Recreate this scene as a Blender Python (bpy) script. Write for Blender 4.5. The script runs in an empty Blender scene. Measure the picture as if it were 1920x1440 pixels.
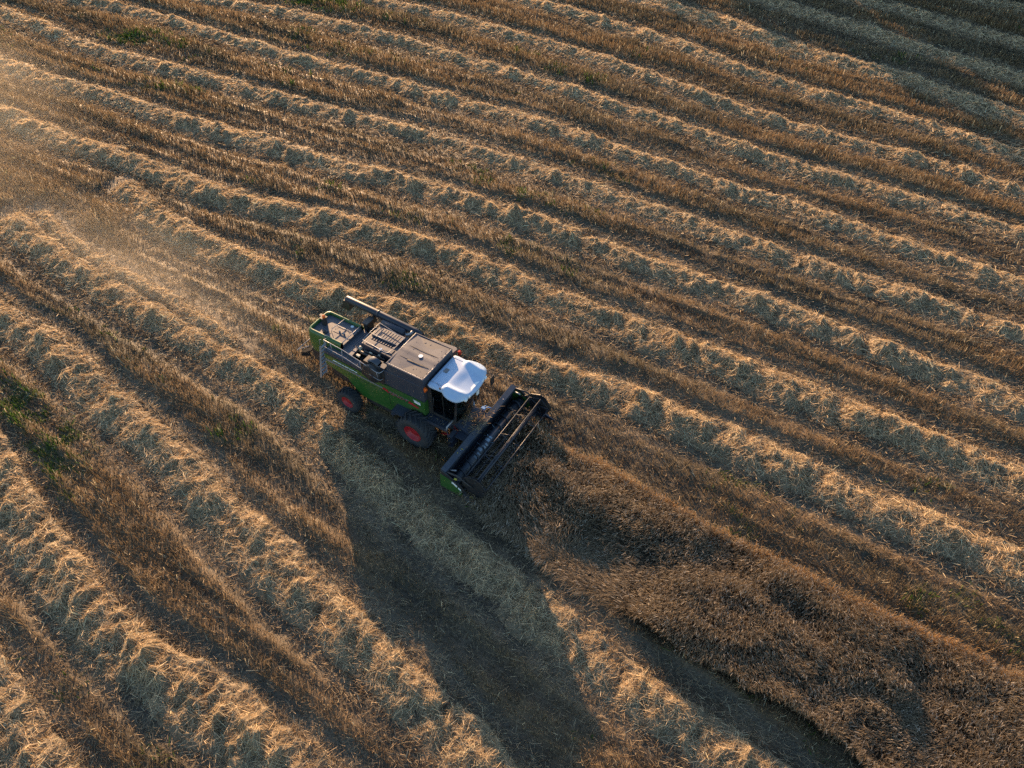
import bpy, bmesh, math, random
import numpy as np
from mathutils import Vector, Matrix
R = math.radians
rng = np.random.default_rng(7)
random.seed(7)
scene = bpy.context.scene
col = scene.collection

# ------------------------------------------------------------------ camera
CAM_H, PITCH, FPX = 26.594, 47.271, 1437.4
cam_d = bpy.data.cameras.new('camera')
cam_d.sensor_width = 36; cam_d.lens = 36 * FPX / 1920; cam_d.clip_end = 4000; cam_d.clip_start = 0.5
cam = bpy.data.objects.new('camera', cam_d); col.objects.link(cam)
cam.location = (0, 0, CAM_H); cam.rotation_euler = (R(90 - PITCH), 0, 0)
scene.camera = cam

# ------------------------------------------------------------------ light
SUN_AZ, SUN_EL = 107.0, 13.4          # direction from the ground TO the sun, degrees from +X, anticlockwise
w = bpy.data.worlds.new('World'); scene.world = w; w.use_nodes = True
nt = w.node_tree; bg = nt.nodes['Background']
sky = nt.nodes.new('ShaderNodeTexSky'); sky.sky_type = 'NISHITA'; sky.sun_disc = False
sky.sun_elevation = R(SUN_EL); sky.sun_rotation = R(90 - SUN_AZ)
sky.air_density = 1.0; sky.dust_density = 0.6; sky.ozone_density = 1.6
hs_ = nt.nodes.new('ShaderNodeHueSaturation'); hs_.inputs['Saturation'].default_value = 1.08
nt.links.new(sky.outputs[0], hs_.inputs['Color']); nt.links.new(hs_.outputs[0], bg.inputs[0]); bg.inputs[1].default_value = 0.112
sd = bpy.data.lights.new('sun', 'SUN'); sd.energy = 5.0; sd.angle = R(0.6); sd.color = (1.0, 0.625, 0.335)
sun = bpy.data.objects.new('sun', sd); col.objects.link(sun)
dvec = Vector((math.cos(R(SUN_AZ)) * math.cos(R(SUN_EL)), math.sin(R(SUN_AZ)) * math.cos(R(SUN_EL)), math.sin(R(SUN_EL))))
sun.rotation_euler = dvec.to_track_quat('Z', 'Y').to_euler()
scene.view_settings.view_transform = 'Standard'; scene.view_settings.look = 'None'
scene.view_settings.gamma = 1; scene.view_settings.exposure = 1.45
scene.cycles.use_denoising = False; scene.cycles.sample_clamp_indirect = .7; scene.cycles.caustics_reflective = False; scene.cycles.caustics_refractive = False; scene.cycles.blur_glossy = 1.0; scene.cycles.adaptive_threshold = 0.005; scene.cycles.max_bounces = 6; scene.cycles.diffuse_bounces = 3; scene.cycles.transparent_max_bounces = 12
scene.cycles.volume_step_rate = 3; scene.cycles.volume_max_steps = 128

# ------------------------------------------------------------------ noise
_lat = {}
def vnoise(x, y, seed=0):
    if seed not in _lat: _lat[seed] = np.random.default_rng(seed + 100).random((256, 256))
    L = _lat[seed]
    xi = np.floor(x).astype(int); yi = np.floor(y).astype(int)
    fx = x - xi; fy = y - yi
    fx = fx * fx * (3 - 2 * fx); fy = fy * fy * (3 - 2 * fy)
    a = L[xi & 255, yi & 255]; b = L[(xi + 1) & 255, yi & 255]; c = L[xi & 255, (yi + 1) & 255]; d = L[(xi + 1) & 255, (yi + 1) & 255]
    return (a * (1 - fx) + b * fx) * (1 - fy) + (c * (1 - fx) + d * fx) * fy
def fbm(x, y, o=3, seed=0):
    s = 0; a = 1; t = 0
    for i in range(o):
        s = s + a * vnoise(x * 2 ** i + 17.3 * i, y * 2 ** i + 5.1 * i, seed + i); t += a; a *= .5
    return s / t                                    # 0..1
def sm(a, b, x):
    t = np.clip((x - a) / (b - a), 0, 1); return t * t * (3 - 2 * t)

# ------------------------------------------------------------------ ids
def tag(o, label=None, cat=None, group=None, kind=None):
    if label: o['label'] = label
    if cat: o['category'] = cat
    if group: o['group'] = group
    if kind: o['kind'] = kind
    return o

# ------------------------------------------------------------------ materials
def mat(name, color, rough=.5, metal=0., spec=.5, dirt=0., dirtcol=(.25, .19, .12), bump=0., coat=0.):
    m = bpy.data.materials.new(name); m.use_nodes = True
    n = m.node_tree.nodes; l = m.node_tree.links; p = n['Principled BSDF']
    p.inputs['Roughness'].default_value = rough; p.inputs['Metallic'].default_value = metal
    p.inputs['Specular IOR Level'].default_value = spec; p.inputs['Coat Weight'].default_value = coat
    tc = n.new('ShaderNodeTexCoord')
    nz = n.new('ShaderNodeTexNoise'); nz.inputs['Scale'].default_value = 2.3; nz.inputs['Detail'].default_value = 8; nz.inputs['Roughness'].default_value = .65
    l.new(tc.outputs['Object'], nz.inputs['Vector'])
    rp = n.new('ShaderNodeMapRange'); rp.inputs[1].default_value = .42; rp.inputs[2].default_value = .75; rp.inputs[4].default_value = max(dirt, .03)
    l.new(nz.outputs['Fac'], rp.inputs[0])
    mx = n.new('ShaderNodeMix'); mx.data_type = 'RGBA'
    mx.inputs['A'].default_value = (*color, 1); mx.inputs['B'].default_value = (*dirtcol, 1)
    l.new(rp.outputs[0], mx.inputs['Factor']); l.new(mx.outputs['Result'], p.inputs['Base Color'])
    ra = n.new('ShaderNodeMath'); ra.operation = 'MULTIPLY_ADD'; ra.inputs[1].default_value = .6; ra.inputs[2].default_value = rough
    l.new(rp.outputs[0], ra.inputs[0]); l.new(ra.outputs[0], p.inputs['Roughness'])
    if bump:
        n2 = n.new('ShaderNodeTexNoise'); n2.inputs['Scale'].default_value = 35; l.new(tc.outputs['Object'], n2.inputs['Vector'])
        b = n.new('ShaderNodeBump'); b.inputs['Strength'].default_value = bump; b.inputs['Distance'].default_value = .02
        l.new(n2.outputs['Fac'], b.inputs['Height']); l.new(b.outputs['Normal'], p.inputs['Normal'])
    return m
M = {}
M['green'] = mat('green_paint', (.026, .100, .018), .32, dirt=.28, coat=.3, dirtcol=(.16, .15, .08))
M['dark'] = mat('dark_grey_panel', (.030, .038, .056), .5, dirt=.12)
M['deck'] = mat('dusty_deck', (.060, .067, .085), .5, dirt=.25, dirtcol=(.17, .15, .14), bump=.2)
M['cover'] = mat('tank_cover_sheet', (.052, .063, .088), .6, dirt=.18, dirtcol=(.11, .105, .11), bump=.15)
M['black'] = mat('black_steel', (.016, .018, .022), .45, dirt=.18)
M['steel'] = mat('header_steel', (.030, .042, .062), .38, dirt=.2, spec=.6)
M['worn'] = mat('worn_steel', (.28, .36, .42), .35, metal=.3, dirt=.5, dirtcol=(.03, .04, .06))
M['white'] = mat('sky_tinted_white_roof_paint', (.38, .50, .66), .5, dirt=.10, coat=.05)  # white paint tinted blue: the sky's blue shade is put into the colour
M['tube'] = mat('dark_tube_paint', (.018, .024, .038), .42, dirt=.06)
M['decal'] = mat('white_decal', (.75, .8, .8), .5)
M['red'] = mat('red_paint', (.34, .012, .02), .45, dirt=.12)
M['redletter'] = mat('red_letter', (.24, .04, .05), .5, dirt=.2)
M['greyletter'] = mat('grey_stripe', (.17, .17, .18), .5, dirt=.2)
M['rail'] = mat('grey_rail', (.3, .31, .33), .4, metal=.4, dirt=.25)
M['tyre'] = mat('tyre_rubber', (.022, .026, .031), .78, dirt=.35, dirtcol=(.10, .085, .065))
M['orange'] = mat('orange_lens', (.85, .16, .02), .25)
M['redlens'] = mat('red_lens', (.55, .05, .02), .25)
M['glassy'] = mat('hood_glass', (.1, .12, .14), .1)
M['seat'] = mat('seat_fabric', (.03, .03, .035), .8)
M['yellow'] = mat('yellow_sticker', (.55, .45, .05), .5)
M['blue'] = mat('blue_coupler', (.12, .3, .6), .4)
M['pale'] = mat('pale_plastic', (.6, .55, .42), .5)
def glass_mat():
    m = bpy.data.materials.new('tinted_glass'); m.use_nodes = True; n = m.node_tree.nodes; l = m.node_tree.links
    n.remove(n['Principled BSDF']); out = n['Material Output']
    t = n.new('ShaderNodeBsdfTransparent'); t.inputs[0].default_value = (.42, .56, .52, 1)
    g = n.new('ShaderNodeBsdfGlossy'); g.inputs['Roughness'].default_value = .03; g.inputs['Color'].default_value = (.9, .95, 1, 1)
    f = n.new('ShaderNodeFresnel'); f.inputs[0].default_value = 1.5
    mx = n.new('ShaderNodeMixShader'); l.new(f.outputs[0], mx.inputs[0]); l.new(t.outputs[0], mx.inputs[1]); l.new(g.outputs[0], mx.inputs[2]); l.new(mx.outputs[0], out.inputs[0])
    return m
M['glass'] = glass_mat()

def plant_mat(name, trans=.25, rough=.6, ground=False):
    """colour comes from the mesh's own colour attribute (each stalk has its own straw colour)"""
    m = bpy.data.materials.new(name); m.use_nodes = True; n = m.node_tree.nodes; l = m.node_tree.links
    p = n['Principled BSDF']; p.inputs['Roughness'].default_value = rough; p.inputs['Specular IOR Level'].default_value = .25
    a = n.new('ShaderNodeAttribute'); a.attribute_name = 'Col'
    if ground:
        tc = n.new('ShaderNodeTexCoord'); nz = n.new('ShaderNodeTexNoise'); nz.inputs['Scale'].default_value = 9; nz.inputs['Detail'].default_value = 6; nz.inputs['Roughness'].default_value = .8
        l.new(tc.outputs['Object'], nz.inputs['Vector'])
        mr = n.new('ShaderNodeMapRange'); mr.inputs[1].default_value = .3; mr.inputs[2].default_value = .72; mr.inputs[3].default_value = .45; mr.inputs[4].default_value = 1.6
        l.new(nz.outputs['Fac'], mr.inputs[0])
        v = n.new('ShaderNodeVectorMath'); v.operation = 'SCALE'; l.new(a.outputs['Color'], v.inputs[0]); l.new(mr.outputs[0], v.inputs['Scale'])
        l.new(v.outputs[0], p.inputs['Base Color'])
        b = n.new('ShaderNodeBump'); b.inputs['Strength'].default_value = .6; b.inputs['Distance'].default_value = .05; l.new(nz.outputs['Fac'], b.inputs['Height']); l.new(b.outputs[0], p.inputs['Normal'])
        return m
    l.new(a.outputs['Color'], p.inputs['Base Color'])
    t = n.new('ShaderNodeBsdfTranslucent'); l.new(a.outputs['Color'], t.inputs[0])
    mx = n.new('ShaderNodeMixShader'); mx.inputs[0].default_value = trans
    l.new(p.outputs[0], mx.inputs[1]); l.new(t.outputs[0], mx.inputs[2]); l.new(mx.outputs[0], n['Material Output'].inputs[0])
    return m
M['ground'] = plant_mat('stubble_soil', ground=True)
M['straw'] = plant_mat('straw', .30)
M['stalk'] = plant_mat('stubble_stalk', .25)
M['crop'] = plant_mat('ripe_grain', .38)
M['flap'] = mat('rubber_flap', (.014, .015, .017), .9, spec=.05)

# ------------------------------------------------------------------ raw mesh from numpy
def np_mesh(name, V, F4, C, material, smooth=False):
    me = bpy.data.meshes.new(name)
    V = np.asarray(V, np.float32); F4 = np.asarray(F4, np.int32)
    me.vertices.add(len(V)); me.vertices.foreach_set('co', V.ravel())
    me.loops.add(F4.size); me.loops.foreach_set('vertex_index', F4.ravel())
    me.polygons.add(len(F4)); me.polygons.foreach_set('loop_start', np.arange(0, F4.size, 4, dtype=np.int32))
    me.polygons.foreach_set('use_smooth', np.full(len(F4), smooth))
    me.update(calc_edges=True)
    at = me.color_attributes.new('Col', 'FLOAT_COLOR', 'POINT')
    cc = np.ones((len(V), 4), np.float32); cc[:, :3] = C; at.data.foreach_set('color', cc.ravel())
    me.materials.append(material)
    o = bpy.data.objects.new(name, me); col.objects.link(o)
    return o
def blades(B, T, W, C, side=None):
    """B base (N,3), T tip (N,3), W width (N,), C colour (N,3) -> V,F,C of thin tapering leaves"""
    N = len(B)
    if side is None:
        u = T - B; r = rng.normal(size=(N, 3)); side = np.cross(u, r)
    side = side / (np.linalg.norm(side, axis=1, keepdims=True) + 1e-9)
    h = side * (W[:, None] * .5)
    V = np.empty((N, 4, 3)); V[:, 0] = B - h; V[:, 1] = B + h; V[:, 2] = T + h * .6; V[:, 3] = T - h * .6
    F = np.arange(N * 4).reshape(N, 4)
    return V.reshape(-1, 3), F, np.repeat(C, 4, axis=0)
def merge(parts):
    V = []; F = []; C = []; k = 0
    for v, f, c in parts:
        V.append(v); F.append(f + k); C.append(c); k += len(v)
    return np.concatenate(V), np.concatenate(F), np.concatenate(C)
def grid_faces(n, m):
    i = np.arange(n * m).reshape(n, m)
    return np.stack([i[:-1, :-1], i[1:, :-1], i[1:, 1:], i[:-1, 1:]], -1).reshape(-1, 4)

# ------------------------------------------------------------------ field geometry
YAW = -31.5
ca, sa = math.cos(R(YAW)), math.sin(R(YAW))
def ST(x, y): return x * ca + y * sa, -x * sa + y * ca          # s along the rows, T across them
def XY(s, T): return s * ca - T * sa, s * sa + T * ca
ROW_PTS = {
 'A': [(41.2, 69.8), (43.8, 68.1), (48, 65.2)],
 'B': [(31.1, 69.8), (34.6, 66.8), (37.8, 63.6), (40.7, 61.3)],
 'C': [(22.3, 69.8), (26.3, 66.4), (29.7, 63.0), (32.6, 59.8), (35.9, 57.2), (37.8, 55.2)],
 'D': [(11.8, 69.8), (14.6, 68.1), (17.2, 65.7), (20.2, 62.6), (23.0, 59.6), (26.4, 57.2), (29.9, 55.0), (31.4, 52.9), (33.3, 51.1), (35.1, 49.3)],
 'E': [(1.4, 69.8), (5.1, 67.6), (9.3, 64.3), (13.5, 61.1), (17.0, 57.2), (20.3, 54.3), (23.5, 51.9), (26.6, 49.9), (29.4, 47.4), (33.2, 44.7)],
 'F': [(-11.3, 69.8), (-6.9, 67.6), (-2.3, 64.6), (2.0, 61.9), (6.1, 59.1), (9.9, 56.0), (12.4, 53.9), (15.7, 50.9), (18.9, 48.4), (22.0, 46.5), (25.0, 45.0), (27.7, 43.1), (31.2, 40.2)],
 'G': [(-25.3, 69.8), (-19.4, 67.6), (-14.1, 64.9), (-9.4, 62.2), (-5.0, 59.3), (-0.8, 56.6), (3.1, 54.3), (6.8, 51.6), (11.6, 48.3), (14.7, 45.6), (17.7, 43.4), (20.6, 41.8), (23.3, 40.1), (25.9, 38.4), (29.3, 36.1)],
 'H': [(-37.1, 69.8), (-33.2, 68.3), (-27.8, 65.4), (-22.6, 62.2), (-17.7, 59.3), (-12.9, 56.9), (-8.6, 54.7), (-4.6, 52.2), (-0.7, 50.3), (2.9, 48.1), (6.3, 45.7), (10.8, 42.7), (13.7, 40.6), (16.6, 39.0), (19.2, 37.0), (21.7, 35.4), (24.1, 33.6), (27.2, 31.6)],
 'I': [(-43.5, 67.6), (-39.4, 65.0), (-35.3, 61.9), (-31.6, 59.6), (-26.7, 57.2), (-22.1, 55.1), (-17.6, 52.7), (-11.9, 50.0), (-8.0, 48.3), (-4.2, 46.2), (-0.7, 44.2), (2.7, 42.3), (5.8, 40.1), (10.0, 37.4), (12.7, 35.7), (16.2, 33.4), (18.7, 32.0), (21.0, 30.5), (23.2, 29.2), (25.5, 27.8)],
 'J': [(-39.3, 58.1), (-35.5, 55.7), (-32.2, 54.0), (-29.1, 52.7), (-25.2, 50.3), (-21.5, 48.4), (-17.5, 46.7), (-13.5, 44.5), (-10.8, 43.1), (-7.3, 41.8), (-3.9, 40.2), (-0.6, 38.4), (2.5, 36.6), (5.4, 34.6), (9.2, 32.3), (11.8, 30.8), (14.2, 29.3), (16.5, 27.8), (18.6, 26.3), (20.7, 24.9), (23.4, 23.1)],
 'K': [(-35.5, 49.9), (-32.2, 47.9), (-29.1, 46.0), (-26.4, 45.0), (-22.2, 42.6), (-18.2, 40.2), (-14.6, 38.8), (-9.9, 37.2), (-6.7, 35.9), (-3.9, 34.7), (-1.7, 33.2), (1.1, 31.2), (3.8, 29.6), (6.4, 28.0), (8.4, 26.8), (10.7, 25.5), (12.9, 24.1), (15.0, 22.8), (17.1, 21.7), (19.0, 20.5), (21.5, 18.9)],
 'L': [(-24.6, 41.6), (-22.6, 39.6), (-20.7, 37.4), (-18.2, 35.6), (-15.3, 34.0), (-12.6, 32.4), (-10.1, 30.9), (-7.2, 30.0), (-4.9, 29.0), (-2.9, 27.9), (-1.0, 26.6), (1.0, 25.6), (3.0, 24.7), (5.2, 23.7), (7.6, 22.1), (9.8, 20.9), (11.8, 19.6), (13.7, 18.3), (15.5, 17.1), (17.3, 16.2), (19.6, 14.7)],
 'M': [(-28.6, 38.8), (-25.6, 35.9), (-22.8, 33.6), (-19.7, 31.7), (-17.3, 30.1), (-15.0, 28.2), (-13.2, 26.8)],
 'N': [(-30.3, 38.3), (-27.2, 35.4), (-24.1, 33.0), (-20.0, 30.2), (-17.8, 28.8), (-14.6, 26.6), (-12.1, 24.8), (-9.7, 23.0), (-7.7, 20.7), (-5.6, 18.7), (-3.7, 17.0), (-1.8, 15.4), (-0.4, 14.2), (0.9, 13.0), (2.2, 11.9), (3.3, 10.8), (5.6, 9.1), (7.5, 7.6)],
 'O': [(-26.0, 28.8), (-23.6, 27.5), (-21.2, 25.6), (-19.2, 23.7), (-16.9, 21.9), (-15.0, 20.3), (-13.3, 18.6), (-11.6, 17.1), (-10.0, 15.6), (-8.0, 14.0), (-6.4, 12.6), (-4.9, 11.3), (-3.3, 9.8), (-1.9, 8.6), (-1.0, 7.6)],
 'P': [(-22.2, 19.4), (-20.4, 17.5), (-19.2, 16.2), (-17.3, 14.5), (-15.5, 13.0), (-13.8, 11.7), (-11.8, 10.4), (-10.0, 9.4), (-8.3, 8.3), (-7.3, 7.6)],
 'Q': [(-19.2, 11.2), (-16.9, 8.8), (-15.6, 7.8)],
}
NOEXT = {'L': (1, 0), 'M': (1, 1), 'N': (1, 0)}             # ends inside the picture are not run on
# half width, height, share of the swath's straw (thin swaths read flatter)
ROWSTYLE = {k: (.84, .37) for k in ROW_PTS}
ROWSTYLE.update({'A': (1.2, .3), 'B': (1.25, .3), 'C': (1.25, .32), 'D': (1.3, .38), 'L': (.98, .42), 'M': (.42, .22), 'N': (.92, .36), 'O': (1.0, .42), 'P': (1.08, .48), 'Q': (1.1, .38), 'K': (.98, .44), 'J': (.95, .42)})
class Row: pass
rows = {}
for k, pts in ROW_PTS.items():
    S = []; T = []
    for x, y in pts:
        s, t = ST(x, y); S.append(s); T.append(t)
    S = np.array(S); T = np.array(T); o = np.argsort(S); S = S[o]; T = T[o]
    e0, e1 = NOEXT.get(k, (0, 0))
    n = min(3, len(S) - 1)
    a0 = (T[n] - T[0]) / (S[n] - S[0]); a1 = (T[-1] - T[-1 - n]) / (S[-1] - S[-1 - n])
    if not e0: S = np.r_[S[0] - 12, S]; T = np.r_[T[0] - 12 * a0, T]
    if not e1: S = np.r_[S, S[-1] + 12]; T = np.r_[T, T[-1] + 12 * a1]
    g = np.arange(S[0], S[-1] + .01, .4); tt = np.interp(g, S, T)
    ker = np.exp(-np.linspace(-2, 2, 11) ** 2); ker /= ker.sum()
    pad = np.r_[2 * tt[0] - tt[5:0:-1], tt, 2 * tt[-1] - tt[-2:-7:-1]]
    tt = np.convolve(pad, ker, 'valid')
    r = Row(); r.k = k; r.g = g; r.t = tt; r.s0, r.s1 = g[0], g[-1]; r.slope = np.gradient(tt, g); r.fade0, r.fade1 = e0, e1
    r.hw, r.A = ROWSTYLE[k]; r.id = ord(k)
    rows[k] = r
def row_d(r, s, T):
    return (T - np.interp(s, r.g, r.t)) / np.sqrt(1 + np.interp(s, r.g, r.slope) ** 2)
def row_env(r, s):
    e = ((s > r.s0) & (s < r.s1)).astype(float)
    if r.fade0: e = e * sm(r.s0, r.s0 + 1.6, s)
    if r.fade1: e = e * sm(r.s1, r.s1 - 1.6, s)
    return e
def row_h(r, s, d):
    wv = r.hw * (.68 + .62 * fbm(s * .35, s * 0 + r.id, 3, 1)) + .25 * (vnoise(s * 1.6, d * 0 + r.id + (d > 0) * 7.7, 2) - .5)
    e = d - .22 * wv                                                 # crest sits towards the far side, the near side trails off
    prof = np.where(e > 0, np.clip(1 - (e / (.82 * wv)) ** 2, 0, 1) ** .6, np.clip(1 - (e / (1.35 * wv)) ** 2, 0, 1) ** 1.15)
    big = fbm(s * .55, d * .3 + r.id * 3.1, 2, 5)
    ribs = fbm((s + .45 * d + .3 * np.sin(s * .7)) * 1.15, (d - .25 * s) * .75 + r.id, 2, 9)       # heaps the straw walkers dropped one after another
    lump = fbm(s * 2.6, d * 2.4 + r.id, 2, 13)
    fine = fbm(s * 5.5, d * 5.5, 2, 17)
    tuft = (.5 + 1.1 * vnoise(s * .22, s * 0 + r.id * 1.7, 33)) * np.clip(fbm((s + .3 * d) * 3.4, (d - .3 * s) * 1.9, 2, 23) - .5, 0, 1) * 2          # torn wisps standing up
    crest = np.exp(-((e - .05 + .2 * (vnoise(s * .9, s * 0 + r.id, 27) - .5)) / .24) ** 2) * (.04 + .09 * vnoise(s * 1.3, s * 0 + 3.3 + r.id, 29))
    nearw = .8 + .45 * np.clip(-e, 0, 1)
    h = prof * r.A * (.22 + .52 * big + .95 * (ribs - .42) * 1.7 + .95 * (lump - .5) * nearw + .9 * tuft * nearw) + crest * r.A / .42 + prof ** .5 * .15 * (fine - .5)
    return np.maximum(h * .74, 0) * row_env(r, s)

MX, MY = -3.345, 22.343                                # harvester's origin on the ground (between the front wheels)
MYAW = -31.486
def m2w(x, y):
    c_, s_ = math.cos(R(MYAW)), math.sin(R(MYAW)); return MX + x * c_ - y * s_, MY + x * s_ + y * c_
def w2m(X, Y):
    c_, s_ = math.cos(R(MYAW)), math.sin(R(MYAW)); dx = X - MX; dy = Y - MY; return dx * c_ + dy * s_, -dx * s_ + dy * c_

# standing grain: outline on the ground
hf = m2w(3.3, 2.45); hn = m2w(3.3, -2.75); hn2 = m2w(4.6, -2.85)
CROP = np.array([hf, (1.9, 20.6), (3.2, 19.9), (4.9, 18.75), (6.3, 17.7), (8.0, 16.4), (9.5, 15.4), (10.9, 14.6), (11.9, 13.9), (13.4, 12.9), (14.5, 12.2), (15.8, 11.5), (17.5, 10.5), (23, 7.2), (27, 3.0),
                 (16, 2.0), (11.6, 6.9), (10.9, 8.3), (9.4, 9.4), (7.8, 10.3), (6.1, 11.4), (4.7, 12.5), (3.2, 13.8), (1.4, 15.4), (0.2, 16.6), hn2, hn])
def in_poly(x, y, P):
    ins = np.zeros(x.shape, bool); n = len(P)
    for i in range(n):
        x1, y1 = P[i]; x2, y2 = P[(i + 1) % n]
        c_ = ((y1 > y) != (y2 > y)) & (x < (x2 - x1) * (y - y1) / (y2 - y1 + 1e-12) + x1)
        ins ^= c_
    return ins
def poly_dist(x, y, P, closed=True):
    D = np.full(x.shape, 1e9); n = len(P)
    for i in range(n if closed else n - 1):
        a = P[i]; b = P[(i + 1) % n]; dx, dy = b[0] - a[0], b[1] - a[1]
        t = np.clip(((x - a[0]) * dx + (y - a[1]) * dy) / (dx * dx + dy * dy), 0, 1)
        D = np.minimum(D, np.hypot(x - a[0] - t * dx, y - a[1] - t * dy))
    return D
def crop_h(x, y):
    """height of the standing grain, 0 outside"""
    jx = .35 * (fbm(x * 1.3, y * 1.3, 2, 31) - .5); jy = .35 * (fbm(x * 1.3, y * 1.3, 2, 34) - .5)
    ins = in_poly(x + jx, y + jy, CROP)
    s, T = ST(x, y)
    lodge = sm(.50, .72, fbm(s * .16, T * .33, 3, 37))
    # laid patch on the near side right in front of the header
    s0_, T0_ = ST(2.6, 15.6); near = np.exp(-(((s - s0_) / 3.4) ** 4 + ((T - T0_) / 1.5) ** 4))
    near2 = np.exp(-(((x - 14.0) / 1.0) ** 2 + ((y - 9.1) / 2.6) ** 2)) * .8
    near3 = np.exp(-(((x - 6.2) / 1.3) ** 2 + ((y - 15.6) / .8) ** 2)) * .5
    h = .98 * (1 - .45 * lodge) * (1 - .74 * near) * (1 - .6 * near2) * (1 - near3 * .6) * (.52 + .62 * fbm(s * .55, T * 1.3, 3, 41) + .36 * fbm(x * 2.6, y * 2.6, 2, 44))
    rim = np.exp(-(poly_dist(x, y, CROP[:15], False) / .55) ** 2)
    h = h + (.90 - h) * rim * .85
    return np.where(ins, h, 0)

GREEN = [(-23.2, 22.8, 2.2, 1.6), (-20.8, 20.4, 2.0, 1.8), (-19.4, 18.4, .8, .8), (-14.4, 26.5, .8, .6), (-30.3, 62.5, 3.0, 1.0), (-17, 69, 4, 1.2), (-12.5, 21.6, .7, .6), (10.6, 19.2, 1.4, .5), (-37.5, 42, 3, 2.2), (-22, 54.0, 4, .6), (1.6, 15.2, .9, .4)]
def zones(x, y):
    """dist to nearest swath, stubble height, weed share, track share"""
    s, T = ST(x, y)
    best = np.full(x.shape, 9.0); sg = np.zeros(x.shape); wn = np.ones(x.shape)
    for r in rows.values():
        d = row_d(r, s, T); e = (s > r.s0 - .5) & (s < r.s1 + .5)
        a = np.where(e, np.abs(d), 9.0)
        u = a < best; best = np.where(u, a, best); sg = np.where(u, np.sign(d), sg)
    mx, my = w2m(x, y)
    behind = (mx < 4) & (mx > -22) & (np.abs(my) < 2.3)                # the pass being cut now
    wob = .45 * (fbm(s * .35, T * .8, 2, 51) - .5) + .22 * (fbm(s * 1.7, T * 1.7, 2, 52) - .5)
    track = sm(1.15, 1.3, best + wob) * sm(1.85, 1.65, best + wob) * (.35 + .65 * sm(.42, .58, fbm(s * .07, sg * 3.3 + T * .15, 2, 53)))
    trk2 = behind * sm(.35, .25, np.abs(np.abs(my) - 1.5 + wob * .5))
    track = np.maximum(track, trk2)
    tall = sm(1.3, 1.9, best + wob)
    streak = fbm(s * .10, T * 1.9, 3, 54)                              # drill rows and passes of the knife run along the field
    mid = sm(.25, .08, np.abs(best - 2.42 + wob * .5))
    hs = .05 + .095 * tall * (.35 + 1.5 * sm(.38, .62, streak) * (.4 + .8 * fbm(s * .25, T * .9, 3, 55))) * (.6 + .8 * fbm(x * 1.4, y * 1.4, 2, 56)) - .03 * mid
    patch = sm(.55, .75, fbm(x * .07, y * .12, 3, 58)) * sm(.5, .7, fbm(x * .6, y * .6, 2, 60)) * .3
    weed = patch
    for gx, gy, rx, ry in GREEN:
        weed = np.maximum(weed, np.exp(-(((x - gx) / rx) ** 2 + ((y - gy) / ry) ** 2)) * 1.0)
    weed = np.clip(weed * .8 * sm(.3, .7, fbm(x * 1.6, y * 1.6, 2, 63)), 0, 1) * tall
    # rough broken stubble where the harvester turned
    turn = np.exp(-(((x + 25) / 5.5) ** 2 + ((y - 38.5) / 3.2) ** 2))
    hs = hs + .12 * turn * sm(.45, .6, fbm(x * .5, y * .5, 2, 66)); track = track * (1 - turn)
    hs = hs * (1 - .7 * track)
    return best, hs, weed, track, turn
def ground_h(x, y, z=None):
    if z is None: z = zones(x, y)
    best, hs, weed, track, turn = z
    return hs * .75 - .03 * track + .06 * (fbm(x * .9, y * .9, 3, 71) - .5) + .09 * (fbm(x * 3.6, y * 3.6, 2, 75) - .5)

def lerp(a, b, t): return a + (b - a) * t[..., None]
C_SOIL = np.array([.085, .066, .048]); C_STUB = np.array([.115, .092, .054]); C_STUB2 = np.array([.195, .130, .064]); C_TRK = np.array([.15, .125, .085])
C_WEED = np.array([.055, .10, .022]); C_STRAW = np.array([.66, .495, .29]); C_STRAWD = np.array([.34, .25, .15]); C_PALE = np.array([.74, .62, .38])
def base_col(x, y, z):
    best, hs, weed, track, turn = z
    s, T = ST(x, y)
    tall = sm(.05, .14, hs)
    c = lerp(C_SOIL + np.zeros(x.shape + (3,)), lerp(C_STUB + np.zeros(x.shape + (3,)), C_STUB2, sm(.4, .6, fbm(s * .12, T * .5, 2, 81))), .35 + .6 * tall)
    c = lerp(c, C_TRK, track * .8)
    litter = sm(.42, .62, fbm(s * .5, T * 1.1, 3, 85)) * .55 * (.4 + .6 * sm(2.1, 1.0, best))
    c = lerp(c, C_STRAWD, litter)
    c = lerp(c, C_WEED, np.clip(weed * .9, 0, .8))
    return c

# ------------------------------------------------------------------ ground sheet
def axis(a, b, st, far):
    core = np.arange(a, b + st / 2, st); out = [core]
    lo = []; v = a; d = st
    while v > -far: d *= 1.6; v -= d; lo.append(v)
    hi = []; v = b; d = st
    while v < far: d *= 1.6; v += d; hi.append(v)
    return np.r_[lo[::-1], core, hi]
gx = axis(-52, 54, .16, 1800); gy = axis(2.5, 78, .15, 1800)
X, Y = np.meshgrid(gx, gy, indexing='ij')
z = zones(X, Y); Z = ground_h(X, Y, z)
inn = sm(-60, -52, X) * sm(62, 54, X) * sm(0, 2.5, Y) * sm(86, 78, Y)
Z = Z * inn
Cg = base_col(X, Y, z) * .65
np_mesh('ground', np.stack([X, Y, Z], -1).reshape(-1, 3), grid_faces(*X.shape), Cg.reshape(-1, 3), M['ground'], True)['kind'] = 'structure'

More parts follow.
